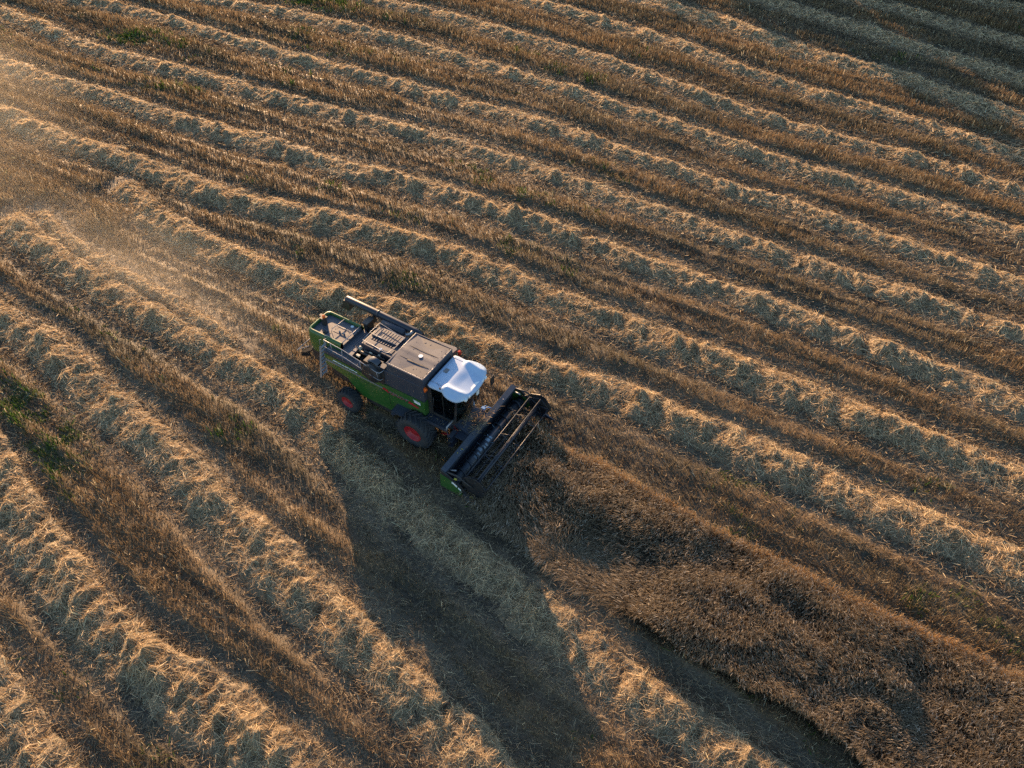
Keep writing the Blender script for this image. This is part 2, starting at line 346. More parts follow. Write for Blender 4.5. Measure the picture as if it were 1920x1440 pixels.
# ------------------------------------------------------------------ where the camera's view lies (sets how dense the stalks are, not where they stand)
def sample_field(n, sub=None):
    """random ground points over the field near the viewpoint, denser where they are closer"""
    out_x = []; out_y = []; k = 0
    while k < n:
        y = 4.0 + 72 * rng.random(n * 2) ** 1.55
        hw = (y * .68 + 26.6 * .735) * .67 * 1.06 + 3.0
        x = (rng.random(n * 2) * 2 - 1) * 54
        keep = (np.abs(x) < hw) & (rng.random(n * 2) < 1.0)
        x = x[keep]; y = y[keep]; out_x.append(x); out_y.append(y); k += len(x)
    return np.concatenate(out_x)[:n], np.concatenate(out_y)[:n]
def dist(x, y): return np.sqrt(x * x + y * y + CAM_H ** 2)

# ------------------------------------------------------------------ stubble
N = 760000
x, y = sample_field(N)
_s, _T = ST(x, y); _T = np.where(rng.random(N) < .75, np.round(_T / .17) * .17 + rng.normal(size=N) * .022, _T); x, y = XY(_s, _T)          # sown in drill rows
zz = zones(x, y); best, hs, weed, track, turn = zz
ch = crop_h(x, y)
keep = ch <= 0
p = np.where(best < .9, .25, 1.0) * np.where(track > .5, .8, 1.0)
keep &= rng.random(N) < p
x, y = x[keep], y[keep]; best, hs, weed, track, turn = [a[keep] for a in (best, hs, weed, track, turn)]
zz = (best, hs, weed, track, turn); n = len(x)
gz = ground_h(x, y, zz); dd = dist(x, y) / 30
flat = (rng.random(n) < .5 * track + .22 + .35 * sm(2.0, 1.1, best))
L = np.where(flat, .14 + .28 * rng.random(n) ** 1.5, (.07 + hs * 1.0) * (.6 + .8 * rng.random(n)))
L = L * (1 + .25 * (dd - 1))
az = rng.random(n) * 2 * np.pi
# flattened straw in the tracks lies mostly along the driving direction
az = np.where(flat & (rng.random(n) < .35), R(YAW) + rng.normal(size=n) * .5, az)
tilt = np.where(flat, R(72) + rng.normal(size=n) * .16, np.abs(rng.normal(size=n)) * .42)
T3 = np.stack([x + L * np.sin(tilt) * np.cos(az), y + L * np.sin(tilt) * np.sin(az), gz + np.maximum(L * np.cos(tilt), .01) + .01], -1)
B3 = np.stack([x, y, gz - .01], -1)
W = (.012 + .012 * rng.random(n)) * dd ** 1.1
c0 = base_col(x, y, zz)
v = rng.random(n)
cc = c0 * (.55 + 1.1 * v[:, None])
cc = lerp(cc, C_STRAW * .8, np.where(flat, .85, .15) * rng.random(n))
wmask = rng.random(n) < weed * 1.1
cc[wmask] = (C_WEED * np.array([1.0, 1.0, .8])) * (.6 + 1.0 * rng.random((wmask.sum(), 1)))
pal = rng.random(n) < .035
cc[pal] = C_PALE * .9
V, F, Cc = blades(B3[~wmask], T3[~wmask], W[~wmask], np.clip(cc[~wmask], 0, .9))
tag(np_mesh('stubble', V, F, Cc, M['stalk']), 'short golden brown cut stubble and loose stalks covering the field between the straw swaths', 'stubble', kind='stuff')
V, F, Cc = blades(B3[wmask], T3[wmask] , W[wmask] * 1.9, np.clip(cc[wmask], 0, .9))
tag(np_mesh('weeds', V, F, Cc, M['stalk']), 'low green weeds growing in patches through the brown stubble', 'weeds', kind='stuff')

# ------------------------------------------------------------------ straw windrows, each a thing
WLAB = {
 'A': 'faint grey straw swath cutting off the far top right corner of the field',
 'B': 'shaded grey straw swath second from the top right corner of the field',
 'C': 'broad shaded straw swath third from the top right corner, wholly in tree shade',
 'D': 'partly shaded straw swath along the edge of the dark top right corner',
 'E': 'eighth straw swath beyond the harvester, just below the partly shaded one',
 'F': 'seventh straw swath beyond the harvester, leaving the top edge left of its middle',
 'G': 'sixth straw swath beyond the harvester, leaving the top edge a quarter across',
 'H': 'fifth straw swath beyond the harvester, leaving the top edge near the left corner',
 'I': 'fourth straw swath beyond the harvester, starting exactly at the top left corner',
 'J': 'third straw swath beyond the harvester, its left end in the golden dust',
 'K': 'second straw swath beyond the harvester, with deep dark hollows on its near side',
 'L': 'straw swath lying directly beyond the harvester, passing just behind its unloading pipe',
 'M': 'thin fresh ridge of straw in the dust trailing behind the harvester',
 'N': 'curving straw swath passing under the near side of the harvester into its long shadow',
 'O': 'wide curving straw swath on the left, second on the near side of the harvester',
 'P': 'wide ribbed straw swath sweeping across the bottom left of the field',
 'Q': 'short end of a straw swath in the very bottom left corner'}
def windrow(r):
    # part of the row that can matter
    near = r.k in 'LMNOPQK'
    st = .075 if near else .11
    ss = np.arange(r.s0, r.s1, st)
    # keep to the neighbourhood of the view
    xx, yy = XY(ss, np.interp(ss, r.g, r.t))
    ok = (yy > 2) & (yy < 78) & (np.abs(xx) < (yy * .68 + 19.6) * .67 + 6)
    if not ok.any(): return
    ss = ss[ok]
    dmax = r.hw * 1.6 + .12
    ds = np.arange(-dmax, dmax + .01, .07 if near else .1)
    S, Dm = np.meshgrid(ss, ds, indexing='ij')
    cs = np.sqrt(1 + np.interp(S, r.g, r.slope) ** 2)
    T = np.interp(S, r.g, r.t) + Dm * cs
    Xw, Yw = XY(S, T)
    H = row_h(r, S, Dm)
    gh = ground_h(Xw, Yw)
    Zw = np.where(H > .015, gh * .3 + H, -.12)
    shade = (.8 + .4 * fbm(S * 3, Dm * 3, 2, 91))[..., None]
    fresh = {'M': 1.1}.get(r.k, 1.0)
    Cw = C_STRAW * .42 * shade * fresh + np.zeros(H.shape + (3,))  # heap darker than its straws: shade in the gaps put into the colour
    parts = [(np.stack([Xw, Yw, Zw], -1).reshape(-1, 3), grid_faces(*H.shape), Cw.reshape(-1, 3))]
    # loose straws over the heap
    dens = {True: 400, False: 190}[near]
    length = len(ss) * st
    n = int(length * 2 * r.hw * dens)
    s = ss[0] + rng.random(n) * (ss[-1] - ss[0]); d = np.clip(rng.normal(size=n) * .55 - .1, -1.5, 1.15) * r.hw
    d = np.where(rng.random(n) < .5, (rng.random(n) * 2 - 1) * r.hw * 1.05, d)
    h0 = row_h(r, s, d)
    az = rng.random(n) * 2 * np.pi
    cs = np.sqrt(1 + np.interp(s, r.g, r.slope) ** 2)
    bx, by = XY(s, np.interp(s, r.g, r.t) + d * cs)
    dd = dist(bx, by) / 30
    L = (.12 + .30 * rng.random(n) ** 1.6) * (.85 + .25 * dd)
    tx = bx + L * np.cos(az); ty = by + L * np.sin(az)
    s2, T2 = ST(tx, ty); d2 = row_d(r, s2, T2); h1 = row_h(r, s2, d2)
    g0 = ground_h(bx, by)
    stick = np.where(rng.random(n) < .35, .17, .05)
    z0 = g0 * .4 + h0 - .01 + .02 * rng.random(n); z1 = g0 * .4 + h1 + stick * rng.random(n)
    W = (.010 + .012 * rng.random(n)) * dd ** 1.15
    v = rng.random(n)[:, None]
    c = np.where(rng.random(n)[:, None] < .12, C_PALE, C_STRAW) * (.5 + .8 * v)
    c = np.where(rng.random(n)[:, None] < .14, C_STRAWD * (.35 + .6 * v), c)
    edge = (np.abs(d) > r.hw * .9)
    okb = (z0 < .9) & (rng.random(n) < np.where(edge, .55, 1)) & (row_env(r, s) > .2)
    B = np.stack([bx, by, z0], -1)[okb]; Tt = np.stack([tx, ty, z1], -1)[okb]
    parts.append(blades(B, Tt, W[okb], np.clip(c[okb], 0, .85)))
    V, F, Cc = merge(parts)
    o = np_mesh('straw_windrow', V, F, Cc, M['straw'])
    tag(o, WLAB[r.k], 'straw windrow', 'long swaths of straw lying across the harvested field')
for k in 'LKJIHGFEDCBAMNOPQ': windrow(rows[k])

# ------------------------------------------------------------------ standing grain
def crop():
    n0 = 330000
    x = -2 + 28 * rng.random(n0); y = 3 + 19 * rng.random(n0)
    h = crop_h(x, y); k = h > 0
    x, y, h = x[k], y[k], h[k]
    k = (np.abs(x) < (y * .68 + 19.6) * .67 + 3) & (y > 4); x, y, h = x[k], y[k], h[k]; n = len(x)
    mx, my = w2m(x, y); ok = ~((mx < 4.2) & (rng.random(n) < .4)); x, y, h = x[ok], y[ok], h[ok]; n = len(x)
    fa = 2 * np.pi * fbm(x * .22, y * .22, 2, 101) * 1.3 + rng.normal(size=n) * .6          # lean follows the wind laid patches
    lean = .35 + .9 * sm(.75, .35, h) + .15 * rng.normal(size=n)
    Ls = .72 + .2 * rng.random(n); L = np.where(h > .5, h * (.85 + .25 * rng.random(n)), h * 1.2)
    dirv = np.stack([np.cos(fa), np.sin(fa)], -1)
    p0 = np.stack([x, y, np.zeros(n)], -1)
    p1 = p0 + np.concatenate([dirv * (Ls * .30 * lean)[:, None], (L * .55)[:, None]], 1)
    p2 = p1 + np.concatenate([dirv * (Ls * .45 * lean)[:, None], (L * .42)[:, None]], 1)
    p3 = p2 + np.concatenate([dirv * (.06 + .05 * lean)[:, None] + rng.normal(size=(n, 2)) * .02, (.02 - .07 * rng.random(n))[:, None]], 1)
    dd = dist(x, y) / 30
    v = rng.random(n)[:, None]
    pt = fbm(x * .35, y * .35, 3, 105)[:, None]
    cs = (np.array([.13, .102, .068]) * (1 - pt) + np.array([.27, .195, .115]) * pt) * (.4 + 1.0 * v)
    rim = np.exp(-poly_dist(x, y, CROP[:15], False) / .45)[:, None]; cs = cs * (1 - rim * .75) + np.array([.46, .27, .10]) * rim * .75  # far-edge stems golden orange: sunlit rim painted into their colour
    ce = np.array([.27, .205, .125]) * (.5 + .8 * v)
    pale = rng.random(n) < .09; ce[pale] = np.array([.66, .56, .42])
    side = np.concatenate([np.stack([-dirv[:, 1], dirv[:, 0]], -1) + rng.normal(size=(n, 2)) * .5, rng.normal(size=(n, 1)) * .1], 1)
    w0 = (.008 + .004 * rng.random(n)) * dd
    parts = [blades(p0 + np.array([0, 0, .12]), p1, w0, cs, side), blades(p1, p2, w0 * 1.2, cs * 1.1, side), blades(p2 - (p3 - p2) * .4, p3, w0 * 1.35, ce, side)]
    # leaf blades hanging from the stems
    m = rng.random(n) < .8
    lf = p1[m] + (p2[m] - p1[m]) * rng.random((m.sum(), 1)); a = rng.random(m.sum()) * 6.28
    tip = lf + np.stack([np.cos(a) * .14, np.sin(a) * .14, -.06 + .1 * rng.random(m.sum())], -1)
    parts.append(blades(lf, tip, w0[m] * 1.3, cs[m] * .95))
    # thick tangle below the ears
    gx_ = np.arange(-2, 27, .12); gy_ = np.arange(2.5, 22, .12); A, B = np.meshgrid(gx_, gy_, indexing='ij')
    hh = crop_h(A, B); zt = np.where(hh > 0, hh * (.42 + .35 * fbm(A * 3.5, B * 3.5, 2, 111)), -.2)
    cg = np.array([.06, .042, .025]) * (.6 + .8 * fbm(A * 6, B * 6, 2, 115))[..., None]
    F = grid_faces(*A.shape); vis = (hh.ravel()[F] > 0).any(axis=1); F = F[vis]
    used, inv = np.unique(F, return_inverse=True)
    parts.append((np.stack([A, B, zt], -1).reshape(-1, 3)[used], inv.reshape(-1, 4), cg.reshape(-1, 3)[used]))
    V, F, Cc = merge(parts)
    tag(np_mesh('standing_grain', V, F, np.clip(Cc, 0, .9), M['crop']), 'uncut strip of ripe brown grain with pale ears in front of the harvester', 'grain crop', kind='stuff')
crop()
#MACHINE
# ------------------------------------------------------------------ harvester: mesh helpers
class MB:
    def __init__(s): s.v = []; s.f = []; s.sm = []
    def add(s, V, F, smooth=False):
        k = len(s.v); s.v += [tuple(p) for p in V]; s.f += [tuple(i + k for i in f) for f in F]; s.sm += [smooth] * len(F)
    def box(s, x0, x1, y0, y1, z0, z1):
        V = [(x0, y0, z0), (x1, y0, z0), (x1, y1, z0), (x0, y1, z0), (x0, y0, z1), (x1, y0, z1), (x1, y1, z1), (x0, y1, z1)]
        s.add(V, [(0, 3, 2, 1), (4, 5, 6, 7), (0, 1, 5, 4), (1, 2, 6, 5), (2, 3, 7, 6), (3, 0, 4, 7)])
    def hexa(s, bot, top):
        s.add(list(bot) + list(top), [(0, 3, 2, 1), (4, 5, 6, 7), (0, 1, 5, 4), (1, 2, 6, 5), (2, 3, 7, 6), (3, 0, 4, 7)])
    def prism_y(s, P, y0, y1, y0t=None, y1t=None):
        """polygon P in (x,z) swept from y0 to y1"""
        n = len(P); V = [(x, y0, z) for x, z in P] + [(x, y1, z) for x, z in P]
        F = [tuple(range(n)), tuple(range(2 * n - 1, n - 1, -1))] + [(i, i + n, (i + 1) % n + n, (i + 1) % n) for i in range(n)]
        s.add(V, F)
    def prism_z(s, P, z0, z1):
        n = len(P); V = [(x, y, z0) for x, y in P] + [(x, y, z1) for x, y in P]
        F = [tuple(range(n - 1, -1, -1)), tuple(range(n, 2 * n))] + [(i, (i + 1) % n, (i + 1) % n + n, i + n) for i in range(n)]
        s.add(V, F)
    def tube(s, pts, r, n=8, caps=True):
        pts = [Vector(p) for p in pts]; rr = r if isinstance(r, (list, tuple)) else [r] * len(pts); V = []; F = []
        ref = None
        for i, p in enumerate(pts):
            t = (pts[min(i + 1, len(pts) - 1)] - pts[max(i - 1, 0)]).normalized()
            if ref is None: ref = Vector((0, 0, 1)) if abs(t.z) < .9 else Vector((1, 0, 0))
            a = t.cross(ref).normalized(); b = a.cross(t).normalized(); ref = b
            for j in range(n):
                q = 2 * math.pi * j / n; V.append(p + (a * math.cos(q) + b * math.sin(q)) * rr[i])
        for i in range(len(pts) - 1):
            for j in range(n): F.append((i * n + j, i * n + (j + 1) % n, (i + 1) * n + (j + 1) % n, (i + 1) * n + j))
        s.add(V, F, True)
        if caps:
            k = len(s.v) - len(V); s.f += [tuple(k + j for j in range(n)), tuple(k + len(V) - 1 - j for j in range(n))]; s.sm += [False, False]
    def lathe_y(s, prof, cx, cz, n=40):
        """profile [(r, y)] turned about the y axis through (cx, cz)"""
        V = []; F = []; m = len(prof)
        for j in range(n):
            q = 2 * math.pi * j / n
            for r, y in prof: V.append((cx + r * math.cos(q), y, cz + r * math.sin(q)))
        for j in range(n):
            for i in range(m - 1): F.append((j * m + i, j * m + i + 1, ((j + 1) % n) * m + i + 1, ((j + 1) % n) * m + i))
        s.add(V, F, True)
    def build(s, name, material, parent=None, bevel=0., label=None, split=False):
        if split:                                       # every separate piece becomes a part of its own
            par = list(range(len(s.v)))
            def fd(i):
                while par[i] != i: par[i] = par[par[i]]; i = par[i]
                return i
            for f in s.f:
                for q in f[1:]: par[fd(f[0])] = fd(q)
            grp = {}
            for f, sm_ in zip(s.f, s.sm): grp.setdefault(fd(f[0]), []).append((f, sm_))
            for fs in grp.values():
                ids = sorted({i for f, _ in fs for i in f}); mp = {i: k for k, i in enumerate(ids)}
                m2 = MB(); m2.v = [s.v[i] for i in ids]; m2.f = [tuple(mp[i] for i in f) for f, _ in fs]; m2.sm = [q for _, q in fs]
                o = m2.build(name, material, parent, bevel, label)
            return o
        me = bpy.data.meshes.new(name); me.from_pydata(s.v, [], s.f); me.polygons.foreach_set('use_smooth', s.sm)
        bm = bmesh.new(); bm.from_mesh(me); bmesh.ops.recalc_face_normals(bm, faces=bm.faces)
        if bevel:
            bmesh.ops.remove_doubles(bm, verts=bm.verts, dist=1e-5)
            es = [e for e in bm.edges if len(e.link_faces) == 2 and not e.smooth is None and e.calc_face_angle(0) > .5]
            try: bmesh.ops.bevel(bm, geom=es, offset=bevel, segments=2, profile=.6, affect='EDGES', clamp_overlap=True)
            except Exception: pass
        bm.to_mesh(me); bm.free(); me.update()
        if material: me.materials.append(M[material] if isinstance(material, str) else material)
        o = bpy.data.objects.new(name, me); col.objects.link(o)
        if parent is not None: o.parent = parent
        if label: o['label'] = label
        return o
def mb(): return MB()

H0 = bpy.data.objects.new('combine_harvester', None); col.objects.link(H0)
H0.location = (MX, MY, 0); H0.rotation_euler = (0, 0, R(MYAW))
tag(H0, 'green combine harvester with white cab roof cutting the grain strip', 'combine harvester')

# --- body and rear hood
b = mb()
side = [(-5.15, 1.92), (-3.97, 1.62), (-3.82, 1.40), (-3.42, .90), (-3.2, .84), (-1.66, .82), (-1.22, 1.40), (-.87, 1.52), (.30, 1.60), (.32, 2.46), (-2.05, 2.42), (-5.15, 2.58)]
b.prism_y(side, -1.15, -1.08); b.prism_y(side, 1.08, 1.15)
b.box(.26, .318, -1.08, -.78, 1.62, 2.44)
body = b.build('side_panel', 'green', H0, .012)
s_ = mb()
for P in ([(-1.25, 1.52), (-1.25, 1.535), (.28, 1.90), (.28, 1.885)], ):
    pass
s_.box(-3.9, -.4, -1.158, -1.150, 1.955, 1.967); s_.box(-1.62, -1.61, -1.158, -1.150, 1.0, 2.0)
s_.build('panel_gap', 'black', body)
b = mb()
b.prism_y([(-5.12, 2.17), (-1.95, 2.10), (-1.80, 2.16), (-5.12, 2.30)], -1.162, -1.151)
b.build('grey_stripe', 'greyletter', body)
b = mb()
b.prism_y([(-1.95, 2.10), (-1.62, 1.98), (-1.66, 2.17), (-1.86, 2.2)], -1.163, -1.152)
b.prism_y([(-.58, 1.97), (-.1, 1.90), (.02, 1.96), (-.5, 2.12)], -1.163, -1.152)
b.build('red_swoosh', 'red', body, split=True)
def letters(txt, size, mtl, parent, name, loc, rot, shear=0., sx=1.0):
    cu = bpy.data.curves.new(name, 'FONT'); cu.body = txt; cu.size = size; cu.extrude = .003; cu.shear = shear
    to = bpy.data.objects.new(name, cu); col.objects.link(to)
    dg = bpy.context.evaluated_depsgraph_get(); me = bpy.data.meshes.new_from_object(to.evaluated_get(dg))
    bpy.data.objects.remove(to)
    me.materials.clear(); me.materials.append(M[mtl])
    me.transform(Matrix.Translation(loc) @ Matrix.Rotation(rot[2], 4, 'Z') @ Matrix.Rotation(rot[0], 4, 'X') @ Matrix.Scale(sx, 4, (1, 0, 0)))
    o = bpy.data.objects.new(name, me); col.objects.link(o); o.parent = parent; return o
letters('FENDT', .23, 'greyletter', body, 'lettering_outline', (-1.655, -1.154, 1.985), (R(90), 0, 0), .3, 1.5)  # printed grey outline behind the red letters
letters('FENDT', .21, 'redletter', body, 'lettering', (-1.66, -1.161, 1.975), (R(90), 0, 0), .3, 1.6)
b = mb()
b.prism_y([(-.26, 2.335), (.10, 2.30), (.10, 2.325), (-.26, 2.36)], -1.163, -1.152)
b.prism_y([(-.22, 2.20), (.10, 2.17), (.10, 2.27), (-.24, 2.31)], -1.160, -1.152)
x_ = -4.66
for L_ in (.26, .06, .2, .16, .24, .07, .22, .05, .12):
    zc = 2.395 - (x_ + 4.66) * .045
    b.prism_y([(x_, zc - .028), (x_ + L_ * .86, zc - .03), (x_ + L_ * .86, zc + .012), (x_, zc + .014)], -1.163, -1.152); x_ += L_
b.build('white_decal', 'decal', body, split=True)
# dark rim above the green side at the walkway
b = mb(); b.prism_y([(-5.12, 2.60), (-5.12, 2.76), (-2.0, 2.76), (-2.0, 2.50)], -1.145, -.80)
walk = b.build('walkway', 'dark', H0, .01)
b = mb(); b.box(-5.08, -3.62, -1.12, -.80, 2.762, 2.775); b.build('walkway_tread', 'deck', walk)

b = mb()
HX0, HX1 = -6.42, -4.42
hood_prof = [(-.80, 1.95), (-.84, 2.5), (-.80, 2.98), (-.72, 3.14), (-.60, 3.17), (-.56, 3.10), (-.55, 3.02)]
def loft(mbx, xs, profs, closed=False):
    n = len(profs[0]); V = []
    for x, pf in zip(xs, profs): V += [(x, p[0], p[1]) for p in pf]
    F = []
    for i in range(len(xs) - 1):
        for j in range(n - 1): F.append((i * n + j, (i + 1) * n + j, (i + 1) * n + j + 1, i * n + j + 1))
    mbx.add(V, F, True)
# side walls of the hood with rounded shoulders, joined by a rounded rear wall
outl = []
for t in np.linspace(0, 1, 9): pass
def hood_ring(r_in, z):
    """outline seen from above (open at the front), shrunk by r_in"""
    P = [(HX1, -.80 + r_in), (-6.05, -.80 + r_in)]
    for a in np.linspace(-90, -180, 7): P.append((-6.12 + (.32 - r_in) * math.cos(R(a)), -.48 + (.32 - r_in) * math.sin(R(a))))
    for a in np.linspace(180, 90, 7): P.append((-6.12 + (.32 - r_in) * math.cos(R(a)), .48 + (.32 - r_in) * math.sin(R(a))))
    P += [(-6.05, .80 - r_in), (HX1, .80 - r_in)]
    return [(x, y, z) for x, y in P]
lv = [(.02, 1.95), (-.03, 2.35), (0, 2.85), (.03, 3.04), (.09, 3.15), (.16, 3.17), (.20, 3.12), (.205, 3.0)]
V = []; n = len(hood_ring(0, 0))
for ri, zz_ in lv: V += [(x + (.06 if i_ > 1 and i_ < n - 2 and zz_ > 2.9 else 0) * 0, y, z_) for i_, (x, y, z_) in enumerate(hood_ring(ri, zz_))]
F = [(k * n + j, k * n + j + 1, (k + 1) * n + j + 1, (k + 1) * n + j) for k in range(len(lv) - 1) for j in range(n - 1)]
b.add(V, F, True)
hood = b.build('rear_hood', 'green', H0)
b = mb()
P = hood_ring(.2, 3.03); b.add(P, [tuple(range(len(P)))])
b.box(-4.42, -4.36, -.62, .62, 2.82, 3.04)
for yy_ in (-.16, .18): b.box(-5.35, -4.6, yy_ - .012, yy_ + .012, 3.031, 3.042)
deck = b.build('hood_deck', 'deck', hood)
b = mb(); b.tube([(-5.30, .60, 3.05), (-5.30, .58, 3.17), (-5.36, -.20, 3.17), (-5.36, -.26, 3.04)], .014)
b.tube([(-5.33, .12, 3.16), (-4.45, .12, 3.16), (-4.40, .12, 3.05)], .012)
b.tube([(-4.42, -.62, 3.06), (-4.42, -.58, 3.14), (-4.42, .66, 3.14), (-4.42, .70, 3.0)], .02)
for px in (-5.05, -4.8): b.box(px - .03, px + .03, -.1, -.04, 3.032, 3.09)
b.build('hood_handrail', 'rail', hood)
b = mb(); b.tube([(-5.62, -.42, 3.03), (-5.62, -.42, 3.12)], .05, 8); b.box(-5.66, -5.5, -.50, -.36, 3.03, 3.07); b.build('hood_latch', 'black', hood)
b = mb()
def disc_z(m_, x, y, zt, r, h=.006, n=20):
    m_.prism_z([(x + r * math.cos(2 * math.pi * i / n), y + r * math.sin(2 * math.pi * i / n)) for i in range(n)], zt, zt + h)
disc_z(b, -4.80, .50, 3.032, .075); b.build('round_sticker', 'decal', hood)
# beacon mounts on the hood
b = mb(); b.box(-6.04, -5.86, -.10, .06, 3.0, 3.42); b.box(-6.08, -5.82, -.15, .11, 3.40, 3.46)
b.box(-6.30, -6.12, .06, .2, 3.14, 3.36)
b.build('beacon_mount', 'black', hood, split=True)
bc = mb(); bc.tube([(-5.92, -.02, 3.46), (-5.92, -.02, 3.56), (-5.92, -.02, 3.60)], [.075, .07, .03], 14); bc.build('warning_beacon', 'orange', hood)
# slatted recess in front of the hood
b = mb(); b.hexa([(-4.36, -.74, 2.74), (-3.72, -.90, 2.74), (-3.86, .55, 2.74), (-4.36, .80, 2.74)], [(-4.36, -.74, 2.90), (-3.72, -.90, 2.90), (-3.86, .55, 2.90), (-4.36, .80, 2.90)])
for i in range(5): b.box(-4.30 + i * .1, -4.25 + i * .1, -.35, .62 - i * .05, 2.901, 2.916)
b.build('slatted_deck', 'deck', H0, .006)

# chopper, deflector, under-body
b = mb(); b.box(-6.40, -5.10, -.72, .72, 1.20, 1.94); b.prism_y([(-5.1, 1.0), (-3.6, .9), (-3.6, 1.7), (-5.1, 1.94)], -.9, .9)
b.build('straw_chopper', 'black', H0, .02)
b = mb(); b.hexa([(-7.10, -.86, 1.26), (-6.42, -.80, 1.72), (-6.42, .80, 1.72), (-7.10, .86, 1.26)], [(-7.10, -.86, 1.30), (-6.42, -.80, 1.78), (-6.42, .80, 1.78), (-7.10, .86, 1.30)])
for y_ in (-.85, -.42, 0, .42, .83): b.hexa([(-7.10, y_, 1.12), (-6.45, y_, 1.45), (-6.45, y_ + .02, 1.45), (-7.10, y_ + .02, 1.12)], [(-7.10, y_, 1.36), (-6.45, y_, 1.70), (-6.45, y_ + .02, 1.70), (-7.10, y_ + .02, 1.36)])
dfl = b.build('straw_deflector', 'flap', H0)
b = mb(); b.tube([(-6.46, -.78, 2.05), (-7.3, -.86, 1.42)], .016); b.tube([(-6.46, .78, 2.05), (-7.3, .86, 1.42)], .016); b.tube([(-7.3, -.88, 1.41), (-7.3, .88, 1.41)], .02)
b.build('deflector_stay', 'rail', dfl, split=True)
b = mb(); b.box(-4.9, .9, -.72, .72, .62, 1.5); b.box(-.25, .25, -1.2, 1.2, .7, 1.1); b.box(-3.9, -3.6, -1.3, 1.3, .5, .74)
b.box(-2.9, -1.7, -1.0, -.72, .5, .86); b.prism_y([(-3.1, .55), (-1.6, .5), (-1.5, .82), (-3.15, .84)], -1.10, -.7)
b.box(-3.6, .3, -1.07, 1.07, 1.5, 2.3)
b.build('chassis', 'black', H0, .015)
b = mb(); b.hexa([(-1.20, -1.70, 1.34), (-1.14, -1.14, 1.38), (-1.14, -1.14, 1.42), (-1.20, -1.70, 1.38)], [(.30, -1.16, 1.60), (.30, -1.14, 1.60), (.30, -1.14, 1.62), (.30, -1.16, 1.62)])
b.prism_z([(-1.18, -1.62), (-.55, -1.66), (-.30, -1.15), (-1.16, -1.15)], 1.50, 1.54)
b.box(-1.20, -1.16, -1.6, -1.15, 1.12, 1.54)
b.build('mudguard', 'dark', H0)

# --- grain tank
b = mb()
b.hexa([(-1.98, -1.14, 2.45), (.33, -1.14, 2.47), (.33, 1.14, 2.47), (-1.98, 1.14, 2.45)], [(-1.88, -1.12, 3.32), (.31, -1.12, 3.40), (.31, 1.12, 3.40), (-1.88, 1.12, 3.32)])
b.hexa([(-1.66, -1.08, 3.30), (.33, -1.10, 3.36), (.33, 1.10, 3.36), (-1.66, 1.08, 3.30)], [(-1.54, -1.04, 3.76), (.30, -1.06, 3.78), (.30, 1.06, 3.78), (-1.54, 1.04, 3.76)])
tank = b.build('grain_tank', 'dark', H0, .04)
b = mb()
def hc(x, y): return 3.80 - .035 * abs(y) + .01 * math.sin(x * 3 + y)
V = []; nx, ny = 16, 20
for i in range(nx + 1):
    for j in range(ny + 1):
        x = -1.53 + i * 1.82 / nx; y = -1.045 + j * 2.09 / ny
        V.append((x, y, hc(x, y) + (.012 if abs(j - ny / 2) < .5 else 0)))
F = [(i * (ny + 1) + j, (i + 1) * (ny + 1) + j, (i + 1) * (ny + 1) + j + 1, i * (ny + 1) + j + 1) for i in range(nx) for j in range(ny)]
b.add(V, F, True)
b.box(-1.56, .31, -1.07, -1.045, 3.70, 3.79); b.box(-1.56, .31, 1.045, 1.07, 3.70, 3.79); b.box(-1.565, -1.53, -1.045, 1.045, 3.70, 3.80); b.box(.287, .315, -1.045, 1.045, 3.70, 3.80)
cover = b.build('tank_cover', 'cover', tank)
b = mb()
for x0, x1, y_ in ((-1.35, .12, -.40), (-1.35, .12, .30)): b.box(x0, x1, y_ - .008, y_ + .008, 3.79, 3.802)
b.prism_z([(-.95, -.47), (-.2, -.42), (-.1, -.40), (-.2, -.385), (-.9, -.40)], 3.792, 3.803)
for q in range(8):
    b.box(.22, .245, -.95 + q * .27, -.925 + q * .27, 3.79, 3.815); b.box(-1.4 + q * .22, -1.375 + q * .22, -1.0, -.98, 3.77, 3.79)
b.build('cover_seam', 'black', tank)
b = mb(); disc_z(b, -.56, 0, 3.813, .10); b.build('tank_sticker', 'decal', tank)
b = mb(); b.tube([(-1.5, -1.02, 3.78), (.26, -1.03, 3.78), (.28, -1.0, 3.785), (.28, 1.0, 3.785)], .012); b.tube([(-1.57, -1.06, 3.77), (-1.57, 1.05, 3.79)], .02)
b.build('cover_edge_rod', 'rail', tank)
b = mb(); b.prism_z([(-1.45, 1.10), (.10, 1.10), (.17, 1.62), (.05, 1.70), (-1.1, 1.60), (-1.35, 1.4)], 3.12, 3.22); b.prism_y([(-1.3, 2.5), (.1, 2.5), (.1, 3.12), (-1.3, 3.12)], 1.13, 1.5)
b.build('side_shoulder', 'deck', H0, .02)
for nm, x_, y_, m_ in (('marker_light', .33, -1.02, 'orange'), ('marker_light', .34, 1.50, 'redlens')):
    b = mb(); b.box(x_ - .05, x_ + .04, y_ - .06, y_ + .06, 3.08, 3.3); b.tube([(x_ + .03, y_, 3.22), (x_ + .10, y_, 3.22)], .06, 12); b.build(nm, m_, H0)

